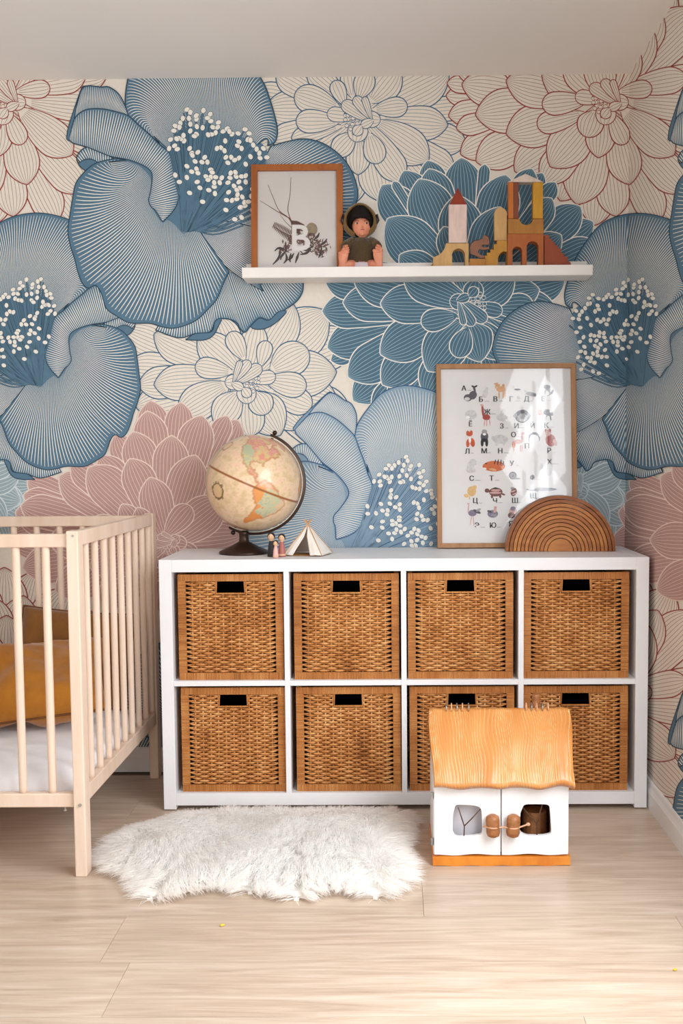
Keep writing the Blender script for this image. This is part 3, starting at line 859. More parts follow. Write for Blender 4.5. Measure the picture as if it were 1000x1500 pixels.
# ------------------------------------------------------------------ cot
beech = mat('pale_beech', (229, 208, 190), .5, (216, 190, 168), (14, 14, 2.2), detail=5, rnd=.015, spec=.35)
ct = thing('cot', 'pale beech slatted cot with a white mattress, standing beside the cube shelf', 'cot', (-1.53, -.475, 0))
CXR, CXL, CYF, CYB, CH = -.826 + 1.53, -2.2 + 1.53, -.915 + .475, -.045 + .475, .893
PX, PY = .030, .046
for x0 in (CXL, CXR - PX):
    for y0 in (CYF, CYB - PY):
        MB().box(x0, x0 + PX, y0, y0 + PY, 0, CH).build('post', beech, ct, bevel=.003)
for y0 in (CYF + .010, CYB - .010 - .024):
    for z0_, z1_ in ((CH - .042, CH - .008), (.180, .216)):
        MB().box(CXL + PX, CXR - PX, y0, y0 + .024, z0_, z1_).build('side_rail', beech, ct, bevel=.003)
for x0 in (CXL + .003, CXR - .003 - .024):
    for z0_, z1_ in ((CH - .040, CH - .002), (.186, .228)):
        MB().box(x0, x0 + .024, CYF + PY, CYB - PY, z0_, z1_).build('end_rail', beech, ct, bevel=.003)
dowel_side = MB().lathe([(.0100, .214), (.0105, .23), (.0105, CH - .06), (.0100, CH - .04)], 12).mesh('slat', beech, True)
dowel_end = MB().lathe([(.0092, .226), (.0096, .24), (.0096, CH - .06), (.0092, CH - .038)], 12).mesh('slat', beech, True)


def add_slat(me, x, y):
    o = bpy.data.objects.new('slat', me); COL.objects.link(o); o.parent = ct; o.location = (x, y, 0)


for yc in (CYF + .022, CYB - .022):
    n = 17
    for k in range(n):
        x = -.915 + 1.53 - k * .0762
        if x > CXL + .05: add_slat(dowel_side, x, yc)
for k in range(9):
    for x in (CXL + .015, CXR - .015): add_slat(dowel_end, x, -.8035 + .475 + k * .0877)
MB().box(CXL + .03, CXR - .03, CYF + .036, CYB - .036, .176, .186).build('mattress_base', beech, ct)
steel = mat('zinc_steel', (190, 192, 190), .3, (160, 162, 160), (40, 40, 40), metal=.9)
MB().lathe([(.0055, .168), (.0055, .172), (.003, .172), (.003, .184)], 10, c=(CXR - .058, CYF + .022, 0)).build('bolt', steel, ct, smooth=False)
MB().lathe([(.004, .0), (.004, .004)], 10, M=Matrix.Translation((CXR - .012, CYF - .0005, .19)) @ Matrix.Rotation(R(90), 4, 'X')).build('screw_cap', steel, ct)
MB().lathe([(.003, .0), (.003, .002)], 10, M=Matrix.Translation((CXR - .012, CYF + .0005, CH - .012)) @ Matrix.Rotation(R(90), 4, 'X')).build('screw_cap', steel, ct)


def cushion(name, sx, sy, th, material, seed, M, label, cat, wr=.012, group=None, pip=None):
    """soft pillow: pinched seams, puffed middle, wrinkles"""
    n = 40; b = MB(); v = []
    for s_ in (1, -1):
        for i in range(n + 1):
            for j in range(n + 1):
                u, w_ = i / n * 2 - 1, j / n * 2 - 1
                e = (max(0, 1 - abs(u) ** 3.2) * max(0, 1 - abs(w_) ** 3.2)) ** .55
                px_ = u * sx / 2 * (1 - .05 * (1 - abs(w_) ** 2)); py_ = w_ * sy / 2 * (1 - .05 * (1 - abs(u) ** 2))
                q = noise.fractal(Vector((px_ * 7 + seed, py_ * 5 - seed, s_ * 2)), 1.0, 2.0, 3) * wr + noise.noise(Vector((px_ * 22 + seed, py_ * 9, 7 * s_))) * wr * .45
                v.append(M @ Vector((px_, py_, s_ * (th / 2 * e + q * min(1, e * 1.6)))))
    f = []; N1 = (n + 1) ** 2
    for s_ in (0, 1):
        for i in range(n):
            for j in range(n):
                a = s_ * N1 + i * (n + 1) + j; q = (a, a + n + 1, a + n + 2, a + 1)
                f.append(q if s_ == 0 else q[::-1])
    b.add(v, f); o = b.build(name, material, None, smooth=True)
    bm = bmesh.new(); bm.from_mesh(o.data); bmesh.ops.remove_doubles(bm, verts=bm.verts, dist=.0012); bmesh.ops.recalc_face_normals(bm, faces=bm.faces)
    zmin = min((w.co.z for w in bm.verts)); bm.to_mesh(o.data); bm.free(); o.data.polygons.foreach_set('use_smooth', [True] * len(o.data.polygons))
    tag(o, label, cat, group)
    edge = []
    for i in range(n + 1): edge.append((-1, i / n * 2 - 1))
    for i in range(1, n + 1): edge.append((i / n * 2 - 1, 1))
    for i in range(1, n + 1): edge.append((1, 1 - i / n * 2))
    for i in range(1, n + 1): edge.append((1 - i / n * 2, -1))
    pts = [M @ Vector((u * sx / 2 * (1 - .05 * (1 - abs(w_) ** 2)), w_ * sy / 2 * (1 - .05 * (1 - abs(u) ** 2)), 0)) for u, w_ in edge]
    MB().tube(pts, .0035, 6).build('piping', pip or material, o, smooth=True)
    return o


# mattress
sheet_m = mat('white_sheet', (240, 240, 244), .85, (232, 233, 238), (5, 5, 5), bump=.25, bscale=(30, 30, 30), sheen=.2)
b = MB(); nx, ny = 90, 50; mx0, mx1, my0, my1 = -2.2 + .034, -.826 - .034, -.915 + .05, -.045 - .05
v = []
for i in range(nx + 1):
    for j in range(ny + 1):
        u, w_ = i / nx * 2 - 1, j / ny * 2 - 1
        e = (max(0, 1 - abs(u) ** 16) * max(0, 1 - abs(w_) ** 9)) ** .5
        x = (mx0 + mx1) / 2 + u * (mx1 - mx0) / 2; y = (my0 + my1) / 2 + w_ * (my1 - my0) / 2
        v.append((x, y, .1865 + .085 * e + e * .008 * noise.fractal(Vector((x * 6, y * 9, 3)), 1.0, 2.0, 3)))
f = [(i * (ny + 1) + j, (i + 1) * (ny + 1) + j, (i + 1) * (ny + 1) + j + 1, i * (ny + 1) + j + 1) for i in range(nx) for j in range(ny)]
b.add(v, f); b.box(mx0, mx1, my0, my1, .1862, .187)
tag(b.build('mattress', sheet_m, None, smooth=True), 'white sheeted mattress lying in the cot under the mustard cushions', 'mattress')
must = mat('mustard_linen', (172, 108, 8), .85, (148, 88, 4), (9, 9, 9), bump=.5, bscale=(60, 60, 60), sheen=.3)
must2 = mat('ochre_linen', (130, 82, 12), .85, (112, 66, 8), (9, 9, 9), bump=.5, bscale=(60, 60, 60), sheen=.3)
pipe = mat('dark_piping', (108, 62, 18), .8, (96, 54, 14), (20, 20, 20))
Mx = Matrix.Translation((-1.22, -.435, .390)) @ Matrix.Rotation(R(28), 4, 'X') @ Matrix.Rotation(R(13), 4, 'Z')
cushion('cushion', .64, .35, .15, must, 2.0, Mx, 'bright mustard linen cushion lying low on the cot mattress', 'cushion', .036, pip=pipe)
Mx = Matrix.Translation((-1.075, -.172, .430)) @ Matrix.Rotation(R(74), 4, 'X') @ Matrix.Rotation(R(-5), 4, 'Z')
cushion('cushion', .38, .31, .10, must2, 9.0, Mx, 'darker ochre cushion leaning at the back of the cot behind the mustard one', 'cushion', .018, pip=pipe)

# ------------------------------------------------------------------ picture ledge
led_m = mat('ledge_white', (238, 234, 230), .42, (232, 228, 224), (5, 5, 5))
LZ = 1.684; LX0, LX1 = -.514, .612; LF = 1.668
lg = thing('picture_ledge', 'long narrow white picture ledge screwed to the flowered wall', 'shelf', ((LX0 + LX1) / 2, 0, 1.652))
hw = (LX1 - LX0) / 2; d0 = -.0065
MB().box(-hw, hw, -.115, d0, 0, LF - 1.652).build('ledge_board', led_m, lg, bevel=.001)
b = MB(); pr = [(-.121, .002), (-.119, -.001), (-.113, -.001), (-.113, LZ - 1.652), (-.123, LZ - 1.652), (-.1235, LZ - 1.654)]
b.add([(-hw, y, z) for y, z in pr] + [(hw, y, z) for y, z in pr], [tuple(range(6)), tuple(range(6, 12))[::-1]] + [(i, i + 6, (i + 1) % 6 + 6, (i + 1) % 6) for i in range(6)])
b.build('front_lip', led_m, lg, bevel=.0008)
MB().box(-hw, hw, d0 - .010, d0, LF - 1.652, .062).build('back_upstand', led_m, lg, bevel=.001)
# ------------------------------------------------------------------ framed pictures
def thin_glass(name):
    M = bpy.data.materials.new(name); M.use_nodes = True; nt = M.node_tree; N = nt.nodes; L = nt.links; N.clear()
    o = N.new('ShaderNodeOutputMaterial'); mx = N.new('ShaderNodeMixShader'); tr = N.new('ShaderNodeBsdfTransparent'); gl = N.new('ShaderNodeBsdfGlossy')
    gl.inputs['Roughness'].default_value = .03; fr = N.new('ShaderNodeFresnel'); fr.inputs['IOR'].default_value = 1.36
    L.new(fr.outputs[0], mx.inputs[0]); L.new(tr.outputs[0], mx.inputs[1]); L.new(gl.outputs[0], mx.inputs[2]); L.new(mx.outputs[0], o.inputs[0])
    return M


GLASS = thin_glass('picture_glass')


def frame_thing(name, label, x0, x1, z0, h, ybot, ytop, fw, fd, wood, sheet_mat):
    """picture frame leaning back: local x right, z up along the frame, y = 0 is the front of the frame"""
    ang = math.atan2(ytop - ybot, h)
    t = thing(name, label, 'picture', ((x0 + x1) / 2, ybot, z0 + fd * math.sin(ang))); t.rotation_euler = (-ang, 0, 0)
    w2 = (x1 - x0) / 2
    MB().prism([(-w2, 0), (-w2 + fw, fw), (-w2 + fw, h - fw), (-w2, h)], 0, fd).build('frame_stile', wood, t, bevel=.0008)
    MB().prism([(w2, 0), (w2, h), (w2 - fw, h - fw), (w2 - fw, fw)], 0, fd).build('frame_stile', wood, t, bevel=.0008)
    MB().prism([(-w2, 0), (w2, 0), (w2 - fw, fw), (-w2 + fw, fw)], 0, fd).build('frame_rail', wood, t, bevel=.0008)
    MB().prism([(-w2, h), (-w2 + fw, h - fw), (w2 - fw, h - fw), (w2, h)], 0, fd).build('frame_rail', wood, t, bevel=.0008)
    MB().box(-w2 + fw * .6, w2 - fw * .6, fd - .006, fd - .001, fw * .6, h - fw * .6).build('backing_board', wood, t)
    sh = MB().box(-w2 + fw * .7, w2 - fw * .7, fd - .0075, fd - .0065, fw * .7, h - fw * .7).build('sheet', sheet_mat, t)
    MB().box(-w2 + fw * .8, w2 - fw * .8, .005, .0065, fw * .8, h - fw * .8).build('glass_pane', GLASS, t)
    return t, sh, fd - .0075, ang


def flat_poly(b, P, y, mi=0):
    P = list(P); v = [(x, y, z) for x, z in P]
    for tr in tessellate_polygon([[Vector((x, z, 0)) for x, z in P]]):
        p, q, r_ = [Vector((P[i][0], P[i][1], 0)) for i in tr]
        b.add([v[i] for i in tr], [(0, 1, 2) if (q - p).cross(r_ - p).z > 0 else (0, 2, 1)], mi)


def flat_line(b, P, w_, y, mi=0, taper=None):
    P = np.array(P, float); d = np.gradient(P, axis=0); n_ = np.linalg.norm(d, axis=1); n_[n_ < 1e-9] = 1
    nr = np.stack([-d[:, 1], d[:, 0]], 1) / n_[:, None]; tt = np.linspace(0, 1, len(P)); ww = w_ / 2 * (np.interp(tt, *taper) if taper else np.ones(len(P)))
    A_ = P + nr * ww[:, None]; B_ = P - nr * ww[:, None]
    for i in range(len(P) - 1):
        b.add([(A_[i][0], y, A_[i][1]), (B_[i][0], y, B_[i][1]), (B_[i + 1][0], y, B_[i + 1][1]), (A_[i + 1][0], y, A_[i + 1][1])], [(0, 1, 2, 3)], mi)


def glyphs(b, text, cx, cz, h, y, mi=0, bold=.0):
    cu = bpy.data.curves.new('t', 'FONT'); cu.body = text; cu.size = 1.0; cu.align_x = 'CENTER'; cu.resolution_u = 3; cu.offset = bold
    ob = bpy.data.objects.new('t', cu); me = bpy.data.meshes.new_from_object(ob)
    vs = np.array([v.co[:] for v in me.vertices]) if len(me.vertices) else None
    if vs is not None:
        z0, z1 = vs[:, 1].min(), vs[:, 1].max(); x0_, x1_ = vs[:, 0].min(), vs[:, 0].max(); k = h / (z1 - z0)
        V = [((v[0] - (x0_ + x1_) / 2) * k + cx, y, (v[1] - (z0 + z1) / 2) * k + cz) for v in vs]
        fs = []
        for p in me.polygons:
            q = list(p.vertices); n_ = (Vector(V[q[1]]) - Vector(V[q[0]])).cross(Vector(V[q[2]]) - Vector(V[q[0]]))
            fs.append(q if n_.y < 0 else q[::-1])
        b.add(V, fs, mi)
    bpy.data.objects.remove(ob); bpy.data.curves.remove(cu); bpy.data.meshes.remove(me)


# dried flower picture with the letter on the ledge
teak = mat('honey_frame_wood', (168, 96, 36), .45, (146, 78, 26), (40, 40, 5), detail=5)
paper_w = mat('paper_white', (222, 215, 210), .8, (218, 211, 206), (8, 8, 8))
pt, sh, ys, _ = frame_thing('framed_picture', 'wooden framed dried flower picture with a white letter, standing on the ledge', float(ray(368, 330, 1, -.045)[0]), float(ray(502, 330, 1, -.045)[0]) , LF + .0005, .3665, -.070, -.026, .0205, .018, teak, paper_w)


def pc1(x, y):   # pixel in the close-up of that picture -> local x, z
    q = ray(360 + x * .15, 230 + y * .15, 1, -.05); return (q[0] - pt.location.x, q[2] - LF - .004)


plant = [mat('dried_brown', (104, 70, 58), .8, (84, 54, 44), (90, 90, 90)), mat('dried_plum', (92, 60, 58), .8, (112, 74, 66), (90, 90, 90)),
         mat('dried_dark', (74, 62, 58), .8, (60, 50, 46), (90, 90, 90)), mat('dried_tan', (164, 146, 120), .8, (146, 126, 100), (90, 90, 90)), mat('dried_stem', (128, 84, 66), .8, (112, 72, 56), (90, 90, 90))]
b = MB(); yy = ys - .0003


def st_(P, w_, mi, dy=0.0, tp=([0, 1], [.5, 1])): flat_line(b, spline([pc1(*p) for p in P], 14), w_ * .000335, yy - dy, mi, tp)


st_([(432, 160), (425, 330), (405, 470), (415, 540), (460, 650)], 9, 4); st_([(205, 235), (260, 370), (320, 500), (410, 570), (450, 640)], 9, 4)
st_([(132, 400), (220, 455), (320, 520), (430, 580)], 9, 4, .0001); st_([(330, 540), (380, 610), (440, 670)], 7, 4); st_([(320, 510), (410, 570), (440, 620), (450, 720)], 9, 4)
st_([(265, 640), (320, 700), (400, 740), (470, 780)], 10, 0, .0001)
for k in range(15):     # fern fronds
    u = k / 14; x = 270 + 190 * u; z = 645 + 125 * u; l = 34 + 26 * math.sin(u * 2.4)
    st_([(x, z), (x - 8, z + l * .6), (x - 14, z + l)], 13, 0, .0002, ([0, .4, 1], [.5, 1, .2])); st_([(x, z), (x + 10, z - l * .5), (x + 6, z - l * .95)], 12, 1, .0002, ([0, .4, 1], [.5, 1, .2]))
flat_poly(b, [pc1(*p) for p in [(440, 600), (500, 605), (565, 640), (590, 680), (520, 700), (470, 760), (440, 700)]], yy - .0002, 0)
a_ = np.linspace(0, 6.28, 18)[:-1]; flat_poly(b, [pc1(640 + 58 * math.cos(t), 690 + 68 * math.sin(t)) for t in a_], yy - .0001, 3)
rg = random.Random(8)
for cx, cz, n, r_, mi in [(540, 810, 26, 70, 0), (610, 770, 20, 60, 1), (390, 880, 26, 60, 1), (745, 880, 34, 75, 1), (720, 930, 18, 60, 0), (660, 820, 18, 60, 0), (450, 800, 16, 40, 1), (520, 700, 10, 40, 0)]:
    for k in range(n):
        x, z = cx + rg.gauss(0, r_ * .5), cz + rg.gauss(0, r_ * .42); an = rg.random() * 3.14; l = rg.uniform(14, 34)
        st_([(x - l * math.cos(an), z - l * math.sin(an)), (x, z), (x + l * math.cos(an), z + l * math.sin(an))], rg.uniform(8, 17), mi, .0003 + k * 1e-5, ([0, .5, 1], [.2, 1, .2]))
for P in [[(280, 910), (320, 880), (400, 900)], [(340, 900), (320, 980), (265, 1045)], [(400, 900), (350, 960), (340, 1000)], [(390, 930), (400, 990), (370, 1035)], [(440, 930), (430, 1000), (440, 1020)],
          [(520, 920), (500, 980), (485, 1030)], [(470, 930), (440, 980), (410, 1000)], [(640, 890), (590, 930), (530, 945)], [(560, 900), (600, 900), (650, 860)], [(660, 800), (700, 760), (715, 725)], [(720, 850), (770, 820), (790, 785)], [(740, 860), (730, 930), (710, 980)]]:
    st_(P, 26, 2, .0006, ([0, .5, 1], [.3, 1, .35]))
b.build('pressed_plants', plant, sh)
b = MB(); c_ = pc1(538, 775); glyphs(b, 'B', c_[0], c_[1], .0865, yy - .0012, 0, .012)
b.build('letter', mat('letter_white', (236, 230, 226), .6, (230, 224, 220), (20, 20, 20)), sh)['label'] = 'white capital letter B'

# animal alphabet poster
oakf = mat('oak_frame_wood', (176, 128, 82), .5, (152, 104, 62), (30, 30, 4), detail=6)
poster_w = mat('poster_white', (232, 229, 228), .75, (228, 225, 224), (8, 8, 8))
PZ = KT + .0005
pt2, sh2, ys2, ang2 = frame_thing('framed_poster', 'large oak framed animal alphabet poster leaning on the wall above the shelf', .113, .5765, PZ, .612, -.088, -.020, .0155, .020, oakf, poster_w)
pm = pt2.rotation_euler.to_matrix().to_4x4(); pm.translation = pt2.location; pinv = pm.inverted(); nrm = pm.to_3x3() @ Vector((0, 1, 0)); pc0 = pm @ Vector((0, ys2, 0))


def pc2(x, y):
    d = Vector(CF + CR * (640 + x * .22 - 500 - SX) / FPX - CU * (525 + y * .22 - 750 - SY) / FPX); o_ = Vector(CAM)
    q = pinv @ (o_ + d * ((pc0 - o_).dot(nrm) / d.dot(nrm))); return (q.x, q.z)


AC = {'k': (44, 42, 48), 'd': (84, 82, 90), 'g': (150, 148, 150), 'l': (196, 194, 194), 'o': (196, 104, 62), 't': (206, 160, 120), 'r': (160, 66, 60), 'p': (200, 158, 152), 'n': (110, 74, 70), 'y': (214, 176, 122), 'v': (128, 118, 140), 'w': (228, 226, 226), 'b': (92, 122, 160), 'f': (190, 86, 52)}
akeys = list(AC); amats = [mat('print_' + k, AC[k], .8, tuple(min(255, int(v * 1.12)) for v in AC[k]), (120, 120, 120)) for k in akeys]
# every drawing: ellipses (cx, cy, rx, ry, degrees, ink)
ANIM = [[(205, 262, 28, 24, 0, 'd'), (238, 245, 26, 30, 30, 'd'), (248, 205, 8, 24, -15, 'd'), (240, 188, 14, 6, 30, 'k'), (258, 186, 12, 6, -30, 'k'), (200, 270, 18, 12, 0, 'l')],
        [(320, 235, 18, 28, 10, 'l'), (330, 205, 10, 14, 0, 'l')],
        [(425, 205, 32, 20, 0, 't'), (410, 182, 10, 12, 0, 't'), (440, 182, 10, 12, 0, 't'), (395, 180, 7, 22, 20, 't'), (390, 170, 12, 7, 0, 't'), (412, 245, 5, 26, 0, 't'), (440, 245, 5, 26, 5, 't'), (452, 240, 4, 24, 0, 't')],
        [(533, 207, 22, 6, 0, 'k'), (540, 262, 14, 12, 0, 'l'), (505, 190, 12, 8, 20, 'l')],
        [(625, 238, 38, 14, 12, 'g'), (590, 220, 12, 8, 30, 'l'), (652, 244, 10, 12, 0, 'd')],
        [(735, 225, 24, 26, 0, 'g'), (732, 190, 24, 14, 0, 'd'), (722, 186, 5, 4, 0, 'k'), (745, 186, 5, 4, 0, 'k'), (765, 225, 8, 18, 30, 'd'), (733, 232, 12, 14, 0, 'w')],
        [(225, 375, 40, 32, 0, 'l'), (205, 392, 14, 10, 0, 'w')],
        [(328, 392, 26, 20, 0, 'r'), (304, 350, 8, 42, -6, 'r'), (298, 312, 12, 8, 20, 'p'), (315, 430, 4, 24, 5, 'p'), (330, 430, 4, 24, 0, 'p'), (350, 425, 4, 26, -5, 'p')],
        [(435, 395, 42, 26, 10, 'l'), (430, 355, 4, 26, 25, 'l'), (446, 355, 4, 26, 25, 'l'), (470, 410, 18, 10, 0, 'w')],
        [(567, 385, 50, 44, 0, 'd'), (567, 395, 34, 28, 0, 'g'), (567, 412, 20, 10, 0, 'l'), (520, 380, 12, 16, 30, 'g'), (612, 380, 12, 16, -30, 'g')],
        [(685, 358, 18, 22, 0, 'p'), (690, 395, 14, 18, 0, 'l')],
        [(740, 362, 34, 22, 10, 'd'), (725, 350, 12, 10, 0, 'k'), (755, 350, 8, 12, 0, 'w'), (725, 395, 5, 20, 10, 'g'), (755, 395, 5, 20, -10, 'k'), (765, 375, 8, 8, 0, 'k')],
        [(215, 503, 22, 16, 0, 'f'), (202, 492, 8, 12, 20, 'f'), (228, 490, 8, 12, -20, 'f'), (235, 560, 16, 30, -10, 'f'), (205, 565, 12, 28, 5, 'f'), (218, 545, 8, 20, 0, 'w')],
        [(315, 520, 26, 30, 0, 'd'), (315, 488, 18, 15, 0, 'g'), (300, 560, 10, 28, 0, 'k'), (330, 560, 10, 28, 0, 'k'), (315, 545, 18, 12, 0, 'k'), (315, 505, 12, 8, 0, 'w')],
        [(420, 538, 54, 30, 0, 'l'), (372, 530, 12, 14, 0, 'l'), (395, 570, 8, 12, 0, 'l'), (445, 568, 8, 12, 0, 'l')],
        [(535, 555, 30, 16, 0, 'p'), (565, 525, 8, 32, -8, 'p'), (568, 500, 14, 9, -15, 'p'), (510, 575, 12, 24, 0, 'o'), (510, 600, 4, 24, 0, 'p'), (555, 600, 4, 28, 0, 'p'), (565, 600, 3, 26, 0, 'p')],
        [(645, 530, 40, 40, 0, 'd'), (645, 540, 32, 34, 0, 'w'), (645, 500, 10, 8, 0, 'k')],
        [(755, 545, 34, 42, -15, 'r'), (738, 495, 20, 22, 0, 'p'), (722, 480, 6, 12, 0, 'r'), (752, 478, 6, 12, 0, 'r'), (785, 560, 12, 24, -20, 'p')],
        [(222, 720, 24, 34, 0, 'l'), (240, 690, 26, 20, 30, 'l'), (225, 745, 32, 18, 0, 'l')],
        [(380, 718, 74, 36, 0, 'o'), (330, 720, 28, 24, 0, 'o'), (315, 735, 14, 8, 0, 'w'), (405, 690, 4, 20, 10, 'k'), (425, 692, 4, 20, 0, 'k'), (442, 700, 4, 18, -10, 'k'), (385, 690, 4, 18, 15, 'k'), (325, 700, 6, 5, 0, 'k'), (370, 740, 26, 8, 10, 't')],
        [(503, 780, 26, 26, 0, 'd'), (503, 782, 18, 18, 0, 'g'), (503, 784, 9, 9, 0, 'd'), (530, 800, 22, 7, 0, 'g')],
        [(742, 750, 22, 32, 0, 'l'), (735, 715, 5, 18, 10, 'l'), (690, 720, 12, 24, 30, 'l')],
        [(230, 885, 30, 34, 0, 'y'), (250, 858, 14, 14, 0, 'y'), (195, 915, 16, 12, 20, 'y'), (215, 930, 4, 12, 0, 'y')],
        [(390, 890, 46, 30, 0, 'n'), (390, 878, 32, 8, 0, 'p'), (388, 895, 42, 7, 0, 'p'), (332, 880, 16, 14, 0, 'n'), (365, 920, 8, 12, 0, 'n'), (420, 918, 8, 12, 0, 'n'), (440, 905, 14, 6, 20, 'n'), (388, 865, 16, 6, 0, 'k')],
        [(510, 890, 20, 28, 20, 'n'), (505, 885, 18, 5, -20, 'p'), (515, 902, 18, 5, -20, 'p'), (500, 865, 12, 8, 0, 'g')],
        [(690, 872, 100, 14, 0, 'g'), (640, 862, 40, 10, -8, 'l'), (770, 870, 28, 6, 5, 'd')],
        [(235, 1030, 28, 22, 0, 'v'), (265, 1020, 28, 10, 25, 'd'), (208, 1000, 4, 34, 5, 'p'), (208, 968, 8, 6, 0, 'p'), (225, 1080, 3, 34, 10, 'p'), (242, 1080, 3, 34, -5, 'p'), (275, 1010, 18, 8, -30, 'g')],
        [(370, 1035, 36, 26, 0, 'v'), (385, 1010, 10, 18, 10, 'p'), (388, 992, 10, 8, 0, 'p'), (350, 1020, 18, 8, 20, 'd'), (380, 1045, 22, 8, 0, 'g')],
        [(505, 1020, 26, 30, 0, 'p'), (495, 1045, 24, 20, 0, 'n'), (505, 1000, 18, 14, 0, 'v')]]
cnt = 0
for an in ANIM:
    b = MB()
    for e in an:
        cx, cy, rx, ry, dg, k = e; ca, sa = math.cos(R(dg)), math.sin(R(dg)); cnt += 1
        flat_poly(b, [pc2(cx + rx * math.cos(t) * ca - ry * math.sin(t) * sa, cy + rx * math.cos(t) * sa + ry * math.sin(t) * ca) for t in np.linspace(0, 6.2832, 15)[:-1]], ys2 - .0002 - cnt * 2e-6, akeys.index(k))
    b.build('animal_drawing', amats, sh2)
ink = mat('print_black', (26, 25, 28), .7, (36, 35, 38), (50, 50, 50))
LET = [('А', 178, 198), ('Б', 292, 272), ('В', 388, 270), ('Г', 493, 270), ('Д', 595, 272), ('Е', 705, 268), ('Ё', 222, 432), ('Ж', 333, 356), ('З', 430, 450), ('И', 528, 448), ('Й', 635, 442), ('К', 728, 445),
       ('Л', 200, 618), ('М', 313, 615), ('Н', 420, 615), ('О', 508, 507), ('П', 598, 582), ('Р', 745, 613), ('С', 230, 798), ('Т', 362, 797), ('У', 497, 698), ('Ф', 635, 792), ('Х', 748, 688),
       ('Ц', 255, 950), ('Ч', 385, 948), ('Ш', 518, 945), ('Щ', 640, 918), ('Э', 265, 1110), ('Ю', 372, 1110), ('Я', 490, 1100)]
for ch, x, y in LET:
    b = MB(); q = pc2(x, y); hh = .0175 * (1.2 if ch in 'ЁЙЦЩД' else 1.0)
    for dx, dy_ in ((-.0007, 0.0), (0.0, .00006), (.0007, .00012)): glyphs(b, ch, q[0] + dx, q[1], hh, ys2 - .0012 - dy_, 0, 0.0)
    rg = random.Random(ord(ch)); ln = 0 if ch in 'ЁЙ' else rg.randint(18, 40)      # the tiny caption beside each letter reads only as a grey dash
    if ln:
        a1, a2 = pc2(x + 24, y + 14), pc2(x + 24 + ln, y + 14); flat_line(b, [a1, ((a1[0] + a2[0]) / 2, a1[1] + .0003), a2], .0009, ys2 - .0011, 0)
    tag(b.build('printed_letter', ink, sh2), 'printed letter ' + ch)

# ------------------------------------------------------------------ globe
GC = Vector((-.476, -.20, .994)); GR = .1525; TIL = R(66.5)
gax = Vector((math.cos(TIL), 0, math.sin(TIL))); geq = Vector((math.sin(TIL), 0, -math.cos(TIL))); gfr = Vector((0, -1, 0))
gl = thing('globe', 'antique style desk globe on a dark bronze stand showing the Americas', 'globe', (-.508, -.215, KT))
go = Vector((-.508, -.215, KT))


def inside(px_, py_, poly):
    c_ = np.zeros(px_.shape, bool); n = len(poly)
    for i in range(n):
        x1, y1_ = poly[i]; x2, y2_ = poly[(i + 1) % n]
        k = ((y1_ > py_) != (y2_ > py_)) & (px_ < (x2 - x1) * (py_ - y1_) / (y2_ - y1_ + 1e-12) + x1); c_ ^= k
    return c_


NA = [(-168, 66), (-156, 71), (-140, 70), (-125, 70), (-110, 68), (-95, 69), (-85, 68), (-82, 62), (-93, 59), (-88, 56), (-80, 52), (-79, 55), (-77, 62), (-70, 60), (-64, 59), (-56, 52), (-66, 49), (-61, 46), (-70, 43), (-75, 38), (-81, 31), (-80, 25), (-84, 30), (-90, 29), (-97, 27), (-97, 21), (-91, 19), (-87, 21), (-88, 16), (-83, 15), (-83, 9), (-78, 9), (-80, 7), (-85, 10), (-92, 14), (-105, 20), (-110, 27), (-114, 31), (-112, 25), (-117, 33), (-124, 40), (-124, 48), (-134, 57), (-150, 60), (-162, 55), (-165, 60), (-160, 65)]
ISL = [(-120, 73), (-95, 80), (-70, 83), (-65, 76), (-62, 67), (-75, 64), (-85, 70), (-105, 70)]
SA = [(-78, 8), (-72, 12), (-62, 10), (-52, 5), (-50, 0), (-40, -3), (-35, -7), (-39, -15), (-41, -22), (-48, -26), (-53, -34), (-58, -36), (-62, -40), (-66, -46), (-69, -52), (-73, -52), (-75, -46), (-73, -38), (-71, -30), (-70, -18), (-76, -14), (-81, -5), (-80, 1)]
GN = [(-55, 70), (-70, 77), (-60, 82), (-30, 83), (-20, 75), (-25, 70), (-43, 60), (-52, 65)]
AFR = [(-17, 15), (-10, 6), (8, 4), (10, -5), (14, -20), (20, -34), (30, -28), (40, -15), (42, 10), (32, 31), (10, 36), (-8, 34)]
nlo, nla = 300, 150
lo = np.linspace(-math.pi, math.pi, nlo, endpoint=False); la = np.linspace(-math.pi / 2 + 1e-3, math.pi / 2 - 1e-3, nla)
LO, LA = np.meshgrid(lo, la)        # lo = 0 faces the viewer, i.e. longitude -90
D = (np.cos(LA) * np.sin(LO))[..., None] * np.array(geq) + (np.cos(LA) * np.cos(LO))[..., None] * np.array(gfr) + np.sin(LA)[..., None] * np.array(gax)
V = np.array(GC - go)[None, None] + GR * D
lon = (np.degrees(LO) - 90 + 180) % 360 - 180; lat = np.degrees(LA)
nzv = np.array([[noise.fractal(Vector(D[i, j] * 7), 1.0, 2.0, 4) for j in range(nlo)] for i in range(nla)])
nzf = np.array([[noise.noise(Vector(D[i, j] * 26)) for j in range(nlo)] for i in range(nla)])
col = np.ones((nla, nlo, 3)) * np.array(lin((232, 208, 172))[:3])


def mixc(mask, c_, a=1.0):
    global col
    k = (mask * a)[..., None] if np.ndim(mask) else mask
    col = col * (1 - k) + np.array(lin(c_)[:3]) * k


